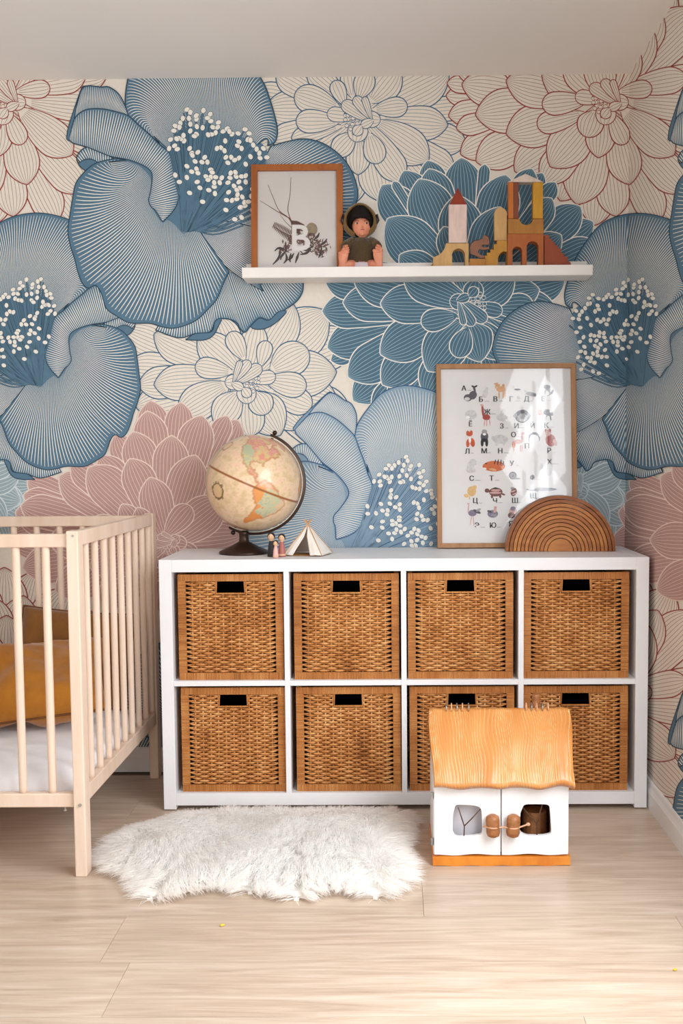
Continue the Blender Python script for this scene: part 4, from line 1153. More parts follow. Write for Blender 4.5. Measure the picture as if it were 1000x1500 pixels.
mixc(np.clip(nzv * .9 + .25, 0, .6), (202, 168, 126)); mixc(np.clip(-nzv * 1.1, 0, .55), (226, 180, 160)); mixc(np.clip(nzf * .8 - .1, 0, .4), (190, 150, 110))
mixc(np.clip((-lon - 0) * 0 + np.clip((np.abs(lon + 178) < 26) * .5, 0, 1), 0, 1), (150, 158, 130))
land = inside(lon + nzf * 2.2, lat + nzv * 2.5, NA) | inside(lon, lat + nzv * 2, ISL) | inside(lon + nzv * 2, lat, GN)
sam = inside(lon + nzf * 1.6, lat + nzv * 2, SA); afr = inside(lon, lat, AFR)
coast = np.zeros_like(land)
for m_ in (land, sam, afr):
    for sh_ in ((0, 1), (1, 0), (0, -1), (-1, 0)): coast |= m_ ^ np.roll(m_, sh_, (0, 1))
mixc(land, (216, 160, 124)); mixc(land & (nzv > .05), (210, 144, 122)); mixc(land & (nzf > .12) & (lat > 45), (216, 158, 150)); mixc(land & (nzv < -.15), (206, 182, 128)); mixc(land & (lat + nzv * 10 < 46) & (lon + nzf * 6 < -99), (176, 180, 148)); mixc(land & (lat < 33) & (lat > 14) & (nzf > 0), (196, 186, 140))
mixc(sam, (184, 188, 156)); mixc(sam & (nzv > .1), (166, 178, 152)); mixc(sam & (nzf > .15), (204, 184, 140)); mixc(sam & (lon + nzv * 9 < -65 + np.clip((lat + 30) * -.35, -3, 9)), (216, 146, 80)); mixc(sam & (lat + nzv * 12 < -29), (214, 136, 66)); mixc(sam & (lat + nzv * 8 > 4), (218, 160, 122)); mixc(sam & (lon + nzv * 10 > -46), (214, 184, 150))
mixc(afr, (206, 150, 96)); mixc(lat < -68, (188, 120, 66), .8); mixc(coast, (176, 112, 66), .55)
eqm = np.abs(lat) < .75
mixc(eqm, (150, 84, 30))
for gcx, gcy, ra, rb, c_ in ((210, 485, .155, .02, (104, 78, 30)), (268, 160, .12, .012, (150, 84, 60))):
    ex, ez = (gcx - 437) / 356, (435 - gcy) / 356; dv = np.array((ex, -math.sqrt(max(0, 1 - ex * ex - ez * ez)), ez)); ad = np.arccos(np.clip(D @ dv, -1, 1))
    mixc(np.abs(ad - ra - nzf * .01) < rb, c_, .9); mixc(ad < ra - rb, (214, 178, 132), .7); mixc((np.abs(ad - ra - rb * 1.7) < rb * .8) & (nzf > .1), c_, .7)
b = MB(); idx = lambda i, j: i * nlo + j % nlo
F = [(idx(i, j), idx(i, j + 1), idx(i + 1, j + 1), idx(i + 1, j)) for i in range(nla - 1) for j in range(nlo)]
b.add(V.reshape(-1, 3).tolist(), F); gm = attr_mat('globe_print', 'map', .28, .5, .35)
o = b.build('globe_ball', gm, gl, smooth=True); ca_ = o.data.color_attributes.new('map', 'FLOAT_COLOR', 'POINT')
ca_.data.foreach_set('color', np.concatenate([col.reshape(-1, 3), np.ones((nla * nlo, 1))], 1).astype(np.float32).ravel())
bm = bmesh.new(); bm.from_mesh(o.data); bmesh.ops.recalc_face_normals(bm, faces=bm.faces); bm.to_mesh(o.data); bm.free()
bronze = mat('dark_bronze', (62, 44, 34), .36, (48, 33, 25), (20, 20, 20), metal=.55)
Gl = GC - go; ring = []
for k in range(61):
    th = R(70 - 190 * k / 60); ring.append((th))
b = MB(); ns_ = len(ring)
for th in ring:
    for r_, y in ((.1565, -.011), (.1660, -.0085), (.1660, .0085), (.1565, .011)):
        b.v.append((Gl.x + r_ * math.cos(th), Gl.y + y, Gl.z + r_ * math.sin(th)))
for k in range(ns_ - 1):
    for q in range(4): b.f.append((k * 4 + q, k * 4 + (q + 1) % 4, (k + 1) * 4 + (q + 1) % 4, (k + 1) * 4 + q)); b.m.append(0)
b.f += [(0, 3, 2, 1), tuple(4 * (ns_ - 1) + q for q in range(4))]; b.m += [0, 0]
o = b.build('meridian_arm', bronze, gl, bevel=.0015); bm = bmesh.new(); bm.from_mesh(o.data); bmesh.ops.recalc_face_normals(bm, faces=bm.faces); bm.to_mesh(o.data); bm.free()
pale_edge = mat('meridian_scale', (226, 214, 196), .5, (214, 200, 180), (30, 30, 30))
b = MB(); b.tube([(Gl.x + .1560 * math.cos(t), Gl.y - .0105, Gl.z + .1560 * math.sin(t)) for t in ring], .0014, 6); b.build('scale_edge', pale_edge, gl)
for sgn in (1, -1):
    p1, p2 = Gl + gax * sgn * (GR - .003), Gl + gax * sgn * .173; b = MB(); b.tube([p1, p2], .0045, 10); b.ball(p2, .0075, 10, 8); b.build('axis_pin', bronze, gl, smooth=True)
b = MB(); b.lathe([(.079, 0), (.080, .004), (.078, .008), (.060, .016), (.040, .025), (.026, .033), (.0165, .038), (.0150, .050), (.0155, .062), (.018, .066), (.012, .0725)], 40, c=(0, 0, 0)); b.build('stand', bronze, gl, smooth=True)
MB().tube([(0, 0, .062), (Gl.x + .1655 * math.cos(R(258)), Gl.y, Gl.z + .1655 * math.sin(R(258)))], [.012, .011], 10).build('stand_neck', bronze, gl)

# ------------------------------------------------------------------ peg people and toy tepee
wood_skin = mat('peg_wood', (226, 184, 148), .5, (216, 172, 134), (40, 40, 10)); hair_k = mat('paint_black', (28, 26, 28), .45, (34, 30, 30), (30, 30, 30))


def peg(label, x, y, h, body, band=None, bun=False):
    t = thing('peg_doll', label, 'figurine', (x, y, KT + .0003), 0, 'painted peg family'); r_ = h * .155; hz_ = h - r_ * 1.05
    MB().lathe([(r_ * 1.05, 0), (r_ * 1.08, h * .03), (r_ * 1.0, h * .2), (r_ * .82, h * .45), (r_ * .62, h * .58), (r_ * .48, h * .66)], 20).build('body', body, t, smooth=True)
    if band: MB().lathe([(r_ * 1.03, h * .04), (r_ * 1.1, h * .06), (r_ * 1.07, h * .12), (r_ * 1.0, h * .125)], 20).build('hem', band, t, smooth=True)
    b = MB(); b.ball((0, 0, hz_), (r_ * .98, r_ * .98, r_ * 1.08), 18, 14); b.tube([(0, 0, h * .63), (0, 0, hz_ - r_ * .6)], r_ * .5, 12); hd_ = b.build('head', wood_skin, t, smooth=True)
    b = MB(); v = []; n, k = 20, 10      # painted hair: a cap that leaves a pointed face window
    for i in range(k + 1):
        for j in range(n):
            th = 2 * math.pi * j / n; fr_ = max(0, -math.sin(th)); lim = math.pi * (.72 - .46 * fr_ ** 1.5); ph = lim * i / k
            rr_ = 1.05; v.append((r_ * rr_ * math.sin(ph) * math.cos(th), r_ * rr_ * math.sin(ph) * math.sin(th), hz_ + r_ * 1.14 * math.cos(ph)))
    b.add(v, [(i * n + j, (i + 1) * n + j, (i + 1) * n + (j + 1) % n, i * n + (j + 1) % n) for i in range(k) for j in range(n)])
    b.build('hair', hair_k, t, smooth=True)
    for sx_ in (-1, 1): MB().ball((sx_ * r_ * .34, -r_ * .92, hz_ - r_ * .02), r_ * .09, 8, 6).build('eye', hair_k, hd_)
    return t


peg('tall peg doll with black hair and a black coat beside the globe stand', -.4085, -.325, .074, hair_k)
peg('peg doll with black hair and a dusty rose dress nearest the tepee', -.3755, -.330, .070, mat('paint_rose', (176, 104, 96), .5, (168, 96, 88), (30, 30, 30)), wood_skin)
peg('smallest peg doll in a pale pink dress, in front of the two taller ones', -.3910, -.362, .053, mat('paint_pale_pink', (226, 178, 170), .5, (218, 168, 160), (30, 30, 30)), wood_skin)

tp = thing('toy_tepee', 'small white cloth toy tepee with wooden poles on the shelf top', 'toy tent', (-.300, -.265, KT + .0003), R(-14))
canvas = mat('tepee_cloth', (236, 230, 222), .9, (228, 220, 210), (14, 14, 14), bump=.3, bscale=(200, 200, 200)); stick = mat('tepee_pole', (204, 160, 116), .6, (190, 144, 100), (30, 30, 8)); inner_m = mat('tepee_floor', (168, 124, 70), .8, (156, 112, 60), (30, 30, 30))
ap = .094; br = .062; cn = [(-br, -br * .9), (br, -br * .9), (br, br * .9), (-br, br * .9)]
for i, (x, y) in enumerate(cn):
    e = Vector((x, y, 0)).lerp(Vector((0, 0, ap)), 1.16); MB().tube([(x, y, .002), (e.x, e.y, min(e.z, .111))], .0022, 7).build('pole', stick, tp)


def cloth(P, name):
    """soft triangle panel with thickness: P = rows of points from hem to apex"""
    n = 12; b = MB(); v = []
    for k in range(n + 1):
        u = k / n
        for j in range(9):
            w_ = j / 8; a = Vector(P[0]).lerp(Vector(P[2]), u); c = Vector(P[1]).lerp(Vector(P[2]), u)
            if len(P) > 3: c = Vector(P[1]).lerp(Vector(P[3]), min(1, u * 1.7)) if u < .6 else Vector(P[3]).lerp(Vector(P[2]), (u - .6) / .4)
            q = a.lerp(c, w_); nn = Vector((q.x, q.y, .03)).normalized(); v.append(q + nn * (.004 * math.sin(w_ * math.pi) * (1 - u) + .0012 * math.sin(w_ * 14 + u * 3)))
    b.add(v, [(k * 9 + j, k * 9 + j + 1, (k + 1) * 9 + j + 1, (k + 1) * 9 + j) for k in range(n) for j in range(8)])
    o = b.build(name, canvas, tp, smooth=True); s_ = o.modifiers.new('thick', 'SOLIDIFY'); s_.thickness = .0009; return o


A_ = (0, 0, ap)
for i in (1, 2, 3): cloth([(cn[i][0], cn[i][1], .002), (cn[(i + 1) % 4][0], cn[(i + 1) % 4][1], .002), A_], 'cloth_panel')
cloth([(cn[0][0], cn[0][1], .002), (-.030, -br * .98, .002), A_, (-.0045, -.024, .058)], 'door_flap'); cloth([(cn[1][0], cn[1][1], .002), (.026, -br * .98, .002), A_, (.0045, -.024, .058)], 'door_flap')
MB().box(-br * .93, br * .93, -br * .8, br * .8, 0, .0015).build('floor_mat', inner_m, tp)

# ------------------------------------------------------------------ wooden rainbow
rw = thing('wooden_rainbow', 'nested wooden rainbow of twelve brown arches standing before the poster', 'wooden toy', (.500, -.180, KT + .0003), R(-3))
NAR = 12; r_out = .1735; r_in = .040; step = (r_out - r_in) / (NAR - 1); DEP = .033
rwood = [mat('arch_wood_%d' % k, c_, .42, c2, (9, 30, 40), detail=5, spec=.4) for k, (c_, c2) in enumerate([((152, 88, 34), (124, 66, 22)), ((188, 122, 58), (158, 94, 38)), ((172, 106, 46), (142, 78, 30))])]
for k in range(NAR):
    ro = r_out - k * step; ri = ro - step + .0021
    rg = random.Random(k); n = 40; top = [(ro * math.cos(math.pi * i / n), ro * 1.02 * math.sin(math.pi * i / n)) for i in range(n + 1)]
    if k == NAR - 1: P = top
    else: P = top + [(ri * math.cos(math.pi * i / n), ri * 1.02 * math.sin(math.pi * i / n)) for i in range(n, -1, -1)]
    o = MB().prism(P, -DEP + rg.uniform(-.0012, .0012), DEP).build('arch', rwood[[0, 0, 1, 1, 2, 1, 2, 1, 1, 2, 1, 1][k]], rw, bevel=.0016)

# ------------------------------------------------------------------ toys on the ledge
LW = LF + .0004


def lp(x, y, yd): q = ray(620 + x * .25, 240 + y * .25, 1, yd); return (q[0], q[2])


def painted(n, c_): return mat(n, c_, .6, tuple(int(v * .9) for v in c_), (60, 60, 12), detail=4)


def block(name, label, P, mat_, yf=-.104, dep=.042, bottom=False, hole=None, group='wooden castle blocks on the ledge', M=None):
    """toy block: traced outline given real size and thickness; holes are true openings"""
    pts = [lp(x, y, yf) for x, y in P]
    zmin = min(z for _, z in pts); cx = sum(x for x, _ in pts) / len(pts)
    o = MB().prism([(x - cx, z - zmin) for x, z in pts], 0, dep).build(name, mat_, None, bevel=.001)
    o.location = (cx, yf, LW if any(y == B0 for _, y in P) else zmin + .0002)
    return tag(o, label, 'toy block', group)


BZ = 606   # crop row where blocks meet the ledge board


def zrow(yd):   # crop row of the ledge board at depth yd
    lo_, hi_ = 560., 680.
    for _ in range(40):
        m_ = (lo_ + hi_) / 2
        if lp(500, m_, yd)[1] > LW: lo_ = m_
        else: hi_ = m_
    return lo_


B0 = zrow(-.104)


def arch(x0, x1, ytop, yb):
    r_ = (x1 - x0) / 2; cx = (x0 + x1) / 2
    return [(x1, yb)] + [(cx + r_ * math.cos(t), ytop + r_ - r_ * math.sin(t)) for t in np.linspace(0, math.pi, 11)] + [(x0, yb)]


tan_m = painted('block_tan', (206, 164, 104)); red_m = painted('block_red', (150, 56, 28)); pink_m = painted('block_blush', (226, 200, 190)); mus_m = painted('block_mustard', (190, 134, 40)); ora_m = painted('block_orange', (176, 94, 34))
yel_m = painted('block_yellow', (206, 150, 34)); och_m = painted('block_ochre', (176, 118, 40)); brn_m = painted('block_brown', (130, 62, 28)); rus_m = painted('block_rust', (150, 66, 30)); cre_m = painted('block_cream', (222, 206, 192))
block('arch_block', 'tan wooden block with a curved shoulder and arch under the white tower', [(57, B0), (57, 545), (85, 535), (110, 515), (125, 490), (132, 463), (265, 463), (265, B0)] + arch(168, 243, 494, B0), tan_m)
block('pillar_block', 'tall blush white pillar block standing on the tan arch block', [(149, 463), (149, 238), (254, 238), (254, 463)], pink_m, -.100, .036)
o = MB(); cx, cz = lp(203, 238, -.10); cr_ = (lp(254, 238, -.10)[0] - lp(152, 238, -.10)[0]) / 2; ch_ = lp(203, 130, -.10)[1] - cz
o = MB().add([(-cr_, 0, 0), (cr_, 0, 0), (cr_, .036, 0), (-cr_, .036, 0), (0, .018, ch_)], [(0, 3, 2, 1), (0, 1, 4), (1, 2, 4), (2, 3, 4), (3, 0, 4)]).build('roof_block', red_m, None, bevel=.0008, loc=(cx, -.100, cz + .0002)); tag(o, 'pointed brick red roof block on top of the white pillar', 'toy block', 'wooden castle blocks on the ledge')
block('ramp_block', 'small mustard wedge block peeping out left of the tan arch block', [(0, B0), (57, 562), (57, B0)], mus_m, -.060, .03)
bq = block('base_block', 'low dark ochre block between the tan arch block and the yellow stair block', [(270, B0), (270, 557), (362, 557), (362, B0)], och_m, -.1125, .0075)
block('stair_block', 'mustard stair block with a small arch, beside the orange arched block', [(331, B0), (331, 560), (350, 545), (350, 538), (372, 538), (372, 520), (392, 520), (392, 502), (412, 502), (412, 470), (430, 470), (430, 450), (490, 450), (490, B0)] + [(488, B0), (488, 515), (470, 512), (452, 522), (440, 540), (436, 560), (436, B0)], mus_m)
block('round_top_block', 'tan round topped block standing on the mustard stair block', [(415, 450), (415, 300)] + [(452 + 37 * math.cos(t), 294 - 38 * math.sin(t)) for t in np.linspace(math.pi, 0, 11)] + [(489, 300), (489, 450)], tan_m, -.092, .024)
block('double_arch_block', 'burnt orange block with two arched openings under the gate towers', [(493, B0), (493, 411), (704, 411), (704, B0)] + arch(605, 674, 455, B0) + arch(522, 578, 486, B0), ora_m)
block('notched_block', 'ochre block with a rounded notch carrying the three upright gate pillars', [(496, 409), (496, 322), (560, 322)] + [(602 + 38 * math.cos(t), 326 - 32 * math.sin(t)) for t in np.linspace(math.pi, 2 * math.pi, 11)] + [(645, 322), (704, 322), (704, 409)], och_m)
block('pillar_block', 'orange pillar block, left edge of the gate under the cream roof', [(498, 320.5), (498, 108), (527, 108), (527, 320.5)], painted('block_amber', (196, 110, 36)), -.102, .034)
block('pillar_block', 'dark brown pillar block touching the orange pillar of the gate', [(528.5, 320.5), (528.5, 108), (557, 108), (557, 320.5)], brn_m, -.102, .034)
block('pillar_block', 'bright yellow pillar block on the right of the gate', [(642, 320.5), (642, 108), (700, 108), (700, 320.5)], yel_m, -.102, .034)
block('gable_block', 'cream triangular roof block resting on the gate pillars', [(492, 106.5), (598, 58), (704, 106.5)], cre_m, -.102, .036)
block('stair_block', 'rust red stair block stepping down to the right end of the castle', [(708, B0), (708, 421), (738, 421), (738, 444), (755, 444), (755, 462), (770, 462), (770, 480), (788, 480), (788, 498), (806, 498), (806, 527), (824, 527), (824, 546), (846, 546), (846, 572), (862, 580), (875, B0)], rus_m)
mo = [(360, 418), (378, 428), (384, 440), (386, 470), (376, 476), (350, 474), (338, 482), (355, 490), (384, 488), (386, 500), (350, 505), (328, 500), (318, 515), (328, 530), (356, 540), (358, 550), (330, 552), (300, 535), (276, 528), (273, 490), (280, 468), (300, 452), (325, 447), (345, 440), (350, 420)]
mq = block('squirrel_block', 'small brown wooden squirrel cutout perched between the castle blocks', mo, mat('squirrel_brown', (140, 92, 66), .6, (124, 78, 54), (40, 40, 12)), -.1125, .0075, group=None)
mq['category'] = 'toy animal'
kk = [(x - 3 if x < 330 else x + 3, y + (2 if y > 490 else -4)) for x, y in mo]
pts = [lp(x, y, -.1125) for x, y in kk]; p0 = [lp(x, y, -.1125) for x, y in mo]; zm = min(z for _, z in p0); cxm = sum(x for x, _ in p0) / len(p0)
MB().prism([(x - cxm, z - zm) for x, z in pts], .0015, .0065).build('dark_edge', hair_k, mq)

# ------------------------------------------------------------------ doll
dl = thing('baby_doll', 'seated baby doll in an olive hooded knit, soles facing out, on the ledge', 'doll', (-.1325, -.052, LW))
DS = .000336      # metres per unit of the close-up


def dp(x, y, d=0.0): return Vector(((x - 320) * DS, d, (800 - y) * DS + .006))


skin = mat('doll_vinyl', (222, 148, 118), .45, (212, 136, 106), (60, 60, 60), spec=.4)
b = MB()
b.ball(dp(325, 360, -.006), (.0315, .030, .034), 20, 14)                                    # head
b.ball(dp(300, 400, -.022), .0095, 10, 8); b.ball(dp(362, 395, -.022), .009, 10, 8); b.ball(dp(335, 430, -.020), .008, 10, 8)   # cheeks, chin
b.ball(dp(338, 372, -.036), .0042, 8, 6)                                                    # nose
b.tube([dp(325, 440, 0), dp(325, 480, .004)], .014, 12)                                     # neck
b.ball(dp(325, 580, .004), (.040, .030, .045), 18, 12); b.ball(dp(325, 700, .002), (.040, .033, .032), 18, 12)   # torso, hips
for s_, hx, fx in ((-1, 165, 148), (1, 505, 492)):
    sh_x = 325 + s_ * 105
    b.tube([dp(sh_x, 505, .002), dp(325 + s_ * 150, 545, -.012), dp(hx - s_ * 4, 590, -.034)], [.0135, .0115, .0095], 12)      # arm
    b.ball(dp(hx + s_ * 4, 606, -.041), (.0095, .0075, .0115), 12, 8)                                  # palm
    for k in range(4):
        an = -.5 + k * .34; l_ = [.015, .017, .016, .013][k]
        p_ = dp(hx - s_ * 4, 588 + k * 17, -.046); e_ = p_ + Vector((-s_ * l_ * .9, -.005, .0015 * (1.5 - k)))
        b.tube([p_, p_.lerp(e_, .55) + Vector((0, -.002, 0)), e_], [.0033, .0031, .0026], 8)
    b.tube([dp(hx - s_ * 2, 580, -.043), dp(hx - s_ * 18, 562, -.047), dp(hx - s_ * 32, 556, -.049)], [.0036, .0034, .0028], 8)   # thumb
    b.tube([dp(325 + s_ * 60, 735, -.004), dp(325 + s_ * 125, 742, -.030), dp(fx + s_ * 2, 752, -.042)], [.023, .018, .0125], 12)  # leg
    # foot with the sole turned outward: narrow heel below, broad ball and toes above
    sole = [(772, .0125), (745, .0118), (715, .0128), (685, .0150), (655, .0165), (632, .0158)]
    b.tube([dp(fx + s_ * (8 - (772 - y_) * .11), y_, -.046 - (772 - y_) * .00003) for y_, _ in sole], [r_ for _, r_ in sole], 14, flat=.55)
    b.ball(dp(fx + s_ * 7, 774, -.045), (.0125, .0095, .0105), 12, 8)
    for k in range(5):
        q = dp(fx - s_ * (42 - k * 18.5), 606 + k * 6 + (6 if k == 0 else 0), -.0525); r_ = [.0056, .0047, .0045, .0042, .0038][k]
        b.tube([dp(fx - s_ * (36 - k * 16), 640 + k * 3, -.050), q], [r_ * .9, r_ * .95], 8); b.ball(q, r_, 10, 8)
o = b.build('body', skin, dl, smooth=True)
rm = o.modifiers.new('remesh', 'REMESH'); rm.mode = 'VOXEL'; rm.voxel_size = .00095; rm.use_smooth_shade = True
sm = o.modifiers.new('smooth', 'SMOOTH'); sm.factor = .5; sm.iterations = 2
knit = mat('olive_knit', (92, 70, 34), .9, (66, 48, 22), (500, 500, 260), bump=.8, bscale=(420, 420, 260), sheen=.4); hoodm = mat('olive_felt', (122, 90, 34), .9, (106, 76, 28), (60, 60, 60), sheen=.4)
b = MB()      # jumper: lathed body with knitted ribs and two sleeves
pr = [(.0415, 735), (.0445, 700), (.0455, 640), (.0435, 580), (.041, 530), (.036, 500), (.024, 470), (.017, 455)]
n = 72; v = []; rows = 66
pz = np.array([q[1] for q in pr][::-1]); prr = np.array([q[0] for q in pr][::-1])
for i in range(rows + 1):
    yv = 738 - (738 - 456) * i / rows; r_ = float(np.interp(yv, pz, prr))
    for j in range(n):
        th = 2 * math.pi * j / n; zig = .0016 * math.cos(i * 2.1 + 1.6 * (abs((j % 6) - 3) - 1.5)); p_ = dp(325, yv); v.append((p_.x + (r_ + zig) * math.cos(th), .004 + (r_ * .80 + zig) * math.sin(th), p_.z))
b.add(v, [(i * n + j, i * n + (j + 1) % n, (i + 1) * n + (j + 1) % n, (i + 1) * n + j) for i in range(rows) for j in range(n)])
for s_ in (-1, 1): b.tube([dp(325 + s_ * 70, 495, .004), dp(325 + s_ * 110, 510, .002), dp(325 + s_ * 145, 535, -.010), dp(325 + s_ * 160, 562, -.022)], [.018, .0175, .0155, .0145], 14)
b.build('knit_jumper', knit, dl, smooth=True)
b = MB(); n, k = 32, 16; v = []     # hood: shell open at the face
for i in range(k + 1):
    for j in range(n):
        th = 2 * math.pi * j / n; l0 = .98 + .10 * math.sin(th); lim = l0 + (math.pi * .98 - l0) * i / k
        rx, rz = .0570 * (1 - .16 * max(0, math.sin(th)) ** 3), (.064 if math.sin(th) > 0 else .0555)
        v.append(((312 - 320) * DS + rx * math.sin(lim) * math.cos(th), .004 - .036 * math.cos(lim), (800 - 312) * DS + .006 + rz * math.sin(lim) * math.sin(th) * (1.0 if math.sin(th) > 0 else .92)))
b.add(v, [(i * n + j, i * n + (j + 1) % n, (i + 1) * n + (j + 1) % n, (i + 1) * n + j) for i in range(k) for j in range(n)])
for q in range(1): pass
o = b.build('hood', hoodm, dl, smooth=True); s_m = o.modifiers.new('thick', 'SOLIDIFY'); s_m.thickness = .004; s_m.offset = 1
fmask = [(i) for i in range(0)]
b = MB(); n = 40      # hair: cap round the face with a fringe and long sides
v = []; k = 12
for i in range(k + 1):
    for j in range(n):
        th = 2 * math.pi * j / n; up = math.sin(th); l0 = .80 + .22 * max(0, -up) + .05 * max(0, up); lim = l0 + (math.pi * .9 - l0) * i / k
        v.append((dp(316, 330).x + .0400 * math.sin(lim) * math.cos(th), .000 - .0345 * math.cos(lim), dp(316, 318).z + .0500 * math.sin(lim) * up))
b.add(v, [(i * n + j, i * n + (j + 1) % n, (i + 1) * n + (j + 1) % n, (i + 1) * n + j) for i in range(k) for j in range(n)])
for j in range(26):     # fringe locks
    x = 240 + j * 6.4; e_ = abs(x - 322) / 82; b.tube([dp(316 + (x - 320) * .4, 170, -.012), dp(316 + (x - 320) * .8, 220, -.0285 + .006 * e_ * e_), dp(x, 262, -.0362 + .010 * e_ * e_), dp(x + 1, 290 + 6 * math.cos(j * 1.7) + 30 * e_ ** 4, -.0372 + .012 * e_ * e_)], [.0045, .0042, .0034, .0012], 6)
b.build('hair', mat('doll_hair', (18, 13, 12), .65, (24, 17, 15), (200, 200, 60), spec=.2), dl, smooth=True)
eye_m = mat('doll_eye', (40, 30, 28), .2, (30, 22, 20), (60, 60, 60)); lip = mat('doll_lip', (188, 92, 82), .5, (178, 84, 76), (60, 60, 60)); wh = mat('doll_eye_white', (232, 228, 224), .3, (226, 222, 218), (60, 60, 60))
for x in (284, 376):
    MB().ball(dp(x, 340, -.0310), (.0052, .0024, .0024), 12, 8).build('eye_white', wh, dl, smooth=True); MB().ball(dp(x + 3, 340, -.0332), (.0030, .0016, .0030), 10, 8).build('iris', eye_m, dl, smooth=True)
    MB().tube([dp(x - 22, 322, -.0325), dp(x, 314, -.0345), dp(x + 22, 320, -.0325)], .0008, 5).build('eyebrow', eye_m, dl)
MB().tube([dp(322, 402, -.0335), dp(340, 398, -.0352), dp(358, 402, -.0325)], [.0010, .0020, .0010], 6).build('mouth', lip, dl, smooth=True)
dia = mat('doll_nappy', (216, 204, 214), .8, (208, 196, 206), (40, 40, 40))
b = MB(); b.ball(dp(325, 748, -.004), (.044, .036, .0225), 20, 12); b.build('nappy', dia, dl, smooth=True)
for s_ in (-1, 1):      # little felt ears on the hood
    b = MB(); q = dp(312 + s_ * 146, 262, -.004); b.tube([q, q + Vector((s_ * .004, 0, .006)), q + Vector((s_ * .009, 0, -.012)), q + Vector((s_ * .006, 0, -.024))], [.003, .006, .006, .002], 8); b.build('hood_ear', eye_m, dl, smooth=True)
# ------------------------------------------------------------------ toy house on the floor
HX0, HX1, HY, HB = .068, .424, -.845, -.600
hs = thing('playhouse', 'white wooden toy house with carved orange roof standing on the floor before the baskets', 'toy house', ((HX0 + HX1) / 2, HY, 0))
hw2 = (HX1 - HX0) / 2; HD2 = HB - HY
enamel = mat('house_white', (240, 240, 242), .35, (232, 232, 235), (5, 5, 5), spec=.5); amber = mat('amber_wood', (226, 144, 44), .35, (204, 116, 26), (14, 14, 6), detail=5, coat=.3)
log_m = mat('log_wood', (176, 118, 72), .5, (136, 84, 46), (30, 30, 60), detail=5); twig_m = mat('twig', (92, 62, 44), .7, (78, 52, 36), (60, 60, 60)); cord_m = mat('cord', (224, 176, 142), .8, (206, 156, 122), (200, 200, 200)); inner = mat('house_inside', (112, 70, 40), .6, (84, 50, 26), (12, 12, 12))
b = MB(); n = 40; P = [(-hw2 - .002, .002)] + [(-hw2 - .002 + (2 * hw2 + .004) * i / n, .001 * (1 + math.sin(i * .7))) for i in range(n + 1)] + [(hw2 + .003, .024), (-hw2 - .003, .025)]
b.prism(P[1:], -.006, HD2); b.build('base_board', amber, hs, bevel=.003, seg=3)
WH = .222
for s_ in (-1, 1):
    x0, x1 = sorted((s_ * hw2, s_ * (hw2 - .010))); P3 = [(.012, .025), (HD2, .025), (HD2, .205), (HD2 * .5, .355), (.012, .216)]
    v = [(x0, y, z) for y, z in P3] + [(x1, y, z) for y, z in P3]; MB().add(v, [(4, 3, 2, 1, 0), (5, 6, 7, 8, 9)] + [(i, (i + 1) % 5, (i + 1) % 5 + 5, i + 5) for i in range(5)]).build('gable_wall', enamel, hs, bevel=.001)
MB().box(-hw2 + .010, hw2 - .010, HD2 - .010, HD2, .025, .205).build('back_wall', inner, hs)
MB().box(-hw2 + .010, hw2 - .010, .014, HD2 - .010, .025, .030).build('inside_floor', inner, hs)
MB().box(-.006, .004, .016, HD2 - .012, .030, .20).build('partition', enamel, hs)
MB().box(-hw2 + .011, -.007, .040, .046, .030, .200).build('inside_panel', mat('inside_grey', (206, 202, 208), .6, (196, 192, 198), (8, 8, 8)), hs)  # pale panel added close behind the door so the left window looks lit
b = MB(); b.tube([(.10, .10, .031), (.10, .10, .11)], [.034, .032], 16); b.tube([(.10, .10, .11), (.10, .10, .115)], [.033, .030], 16); b.build('inside_log', log_m, hs, smooth=False)
MB().tube([(.142, .06, .031), (.142, .06, .125)], .006, 8).build('inside_peg', cord_m, hs)


def hpx(x, y, yd=HY): q = ray(610 + x * .25, 1000 + y * .25, 1, yd); return (q[0] - (HX0 + HX1) / 2, q[2])


def blob(cx, cy, rx, ry, seed, n=36):
    rg = random.Random(seed); ph = [rg.random() * 6 for _ in range(3)]; out = []
    for i in range(n):
        t = 2 * math.pi * i / n; ex = .42; c_, s_ = math.cos(t), math.sin(t)
        k = 1 + .035 * math.sin(3 * t + ph[0]) + .025 * math.sin(5 * t + ph[1]); out.append((cx + rx * math.copysign(abs(c_) ** ex, c_) * k, cy + ry * math.copysign(abs(s_) ** ex, s_) * k))
    return out


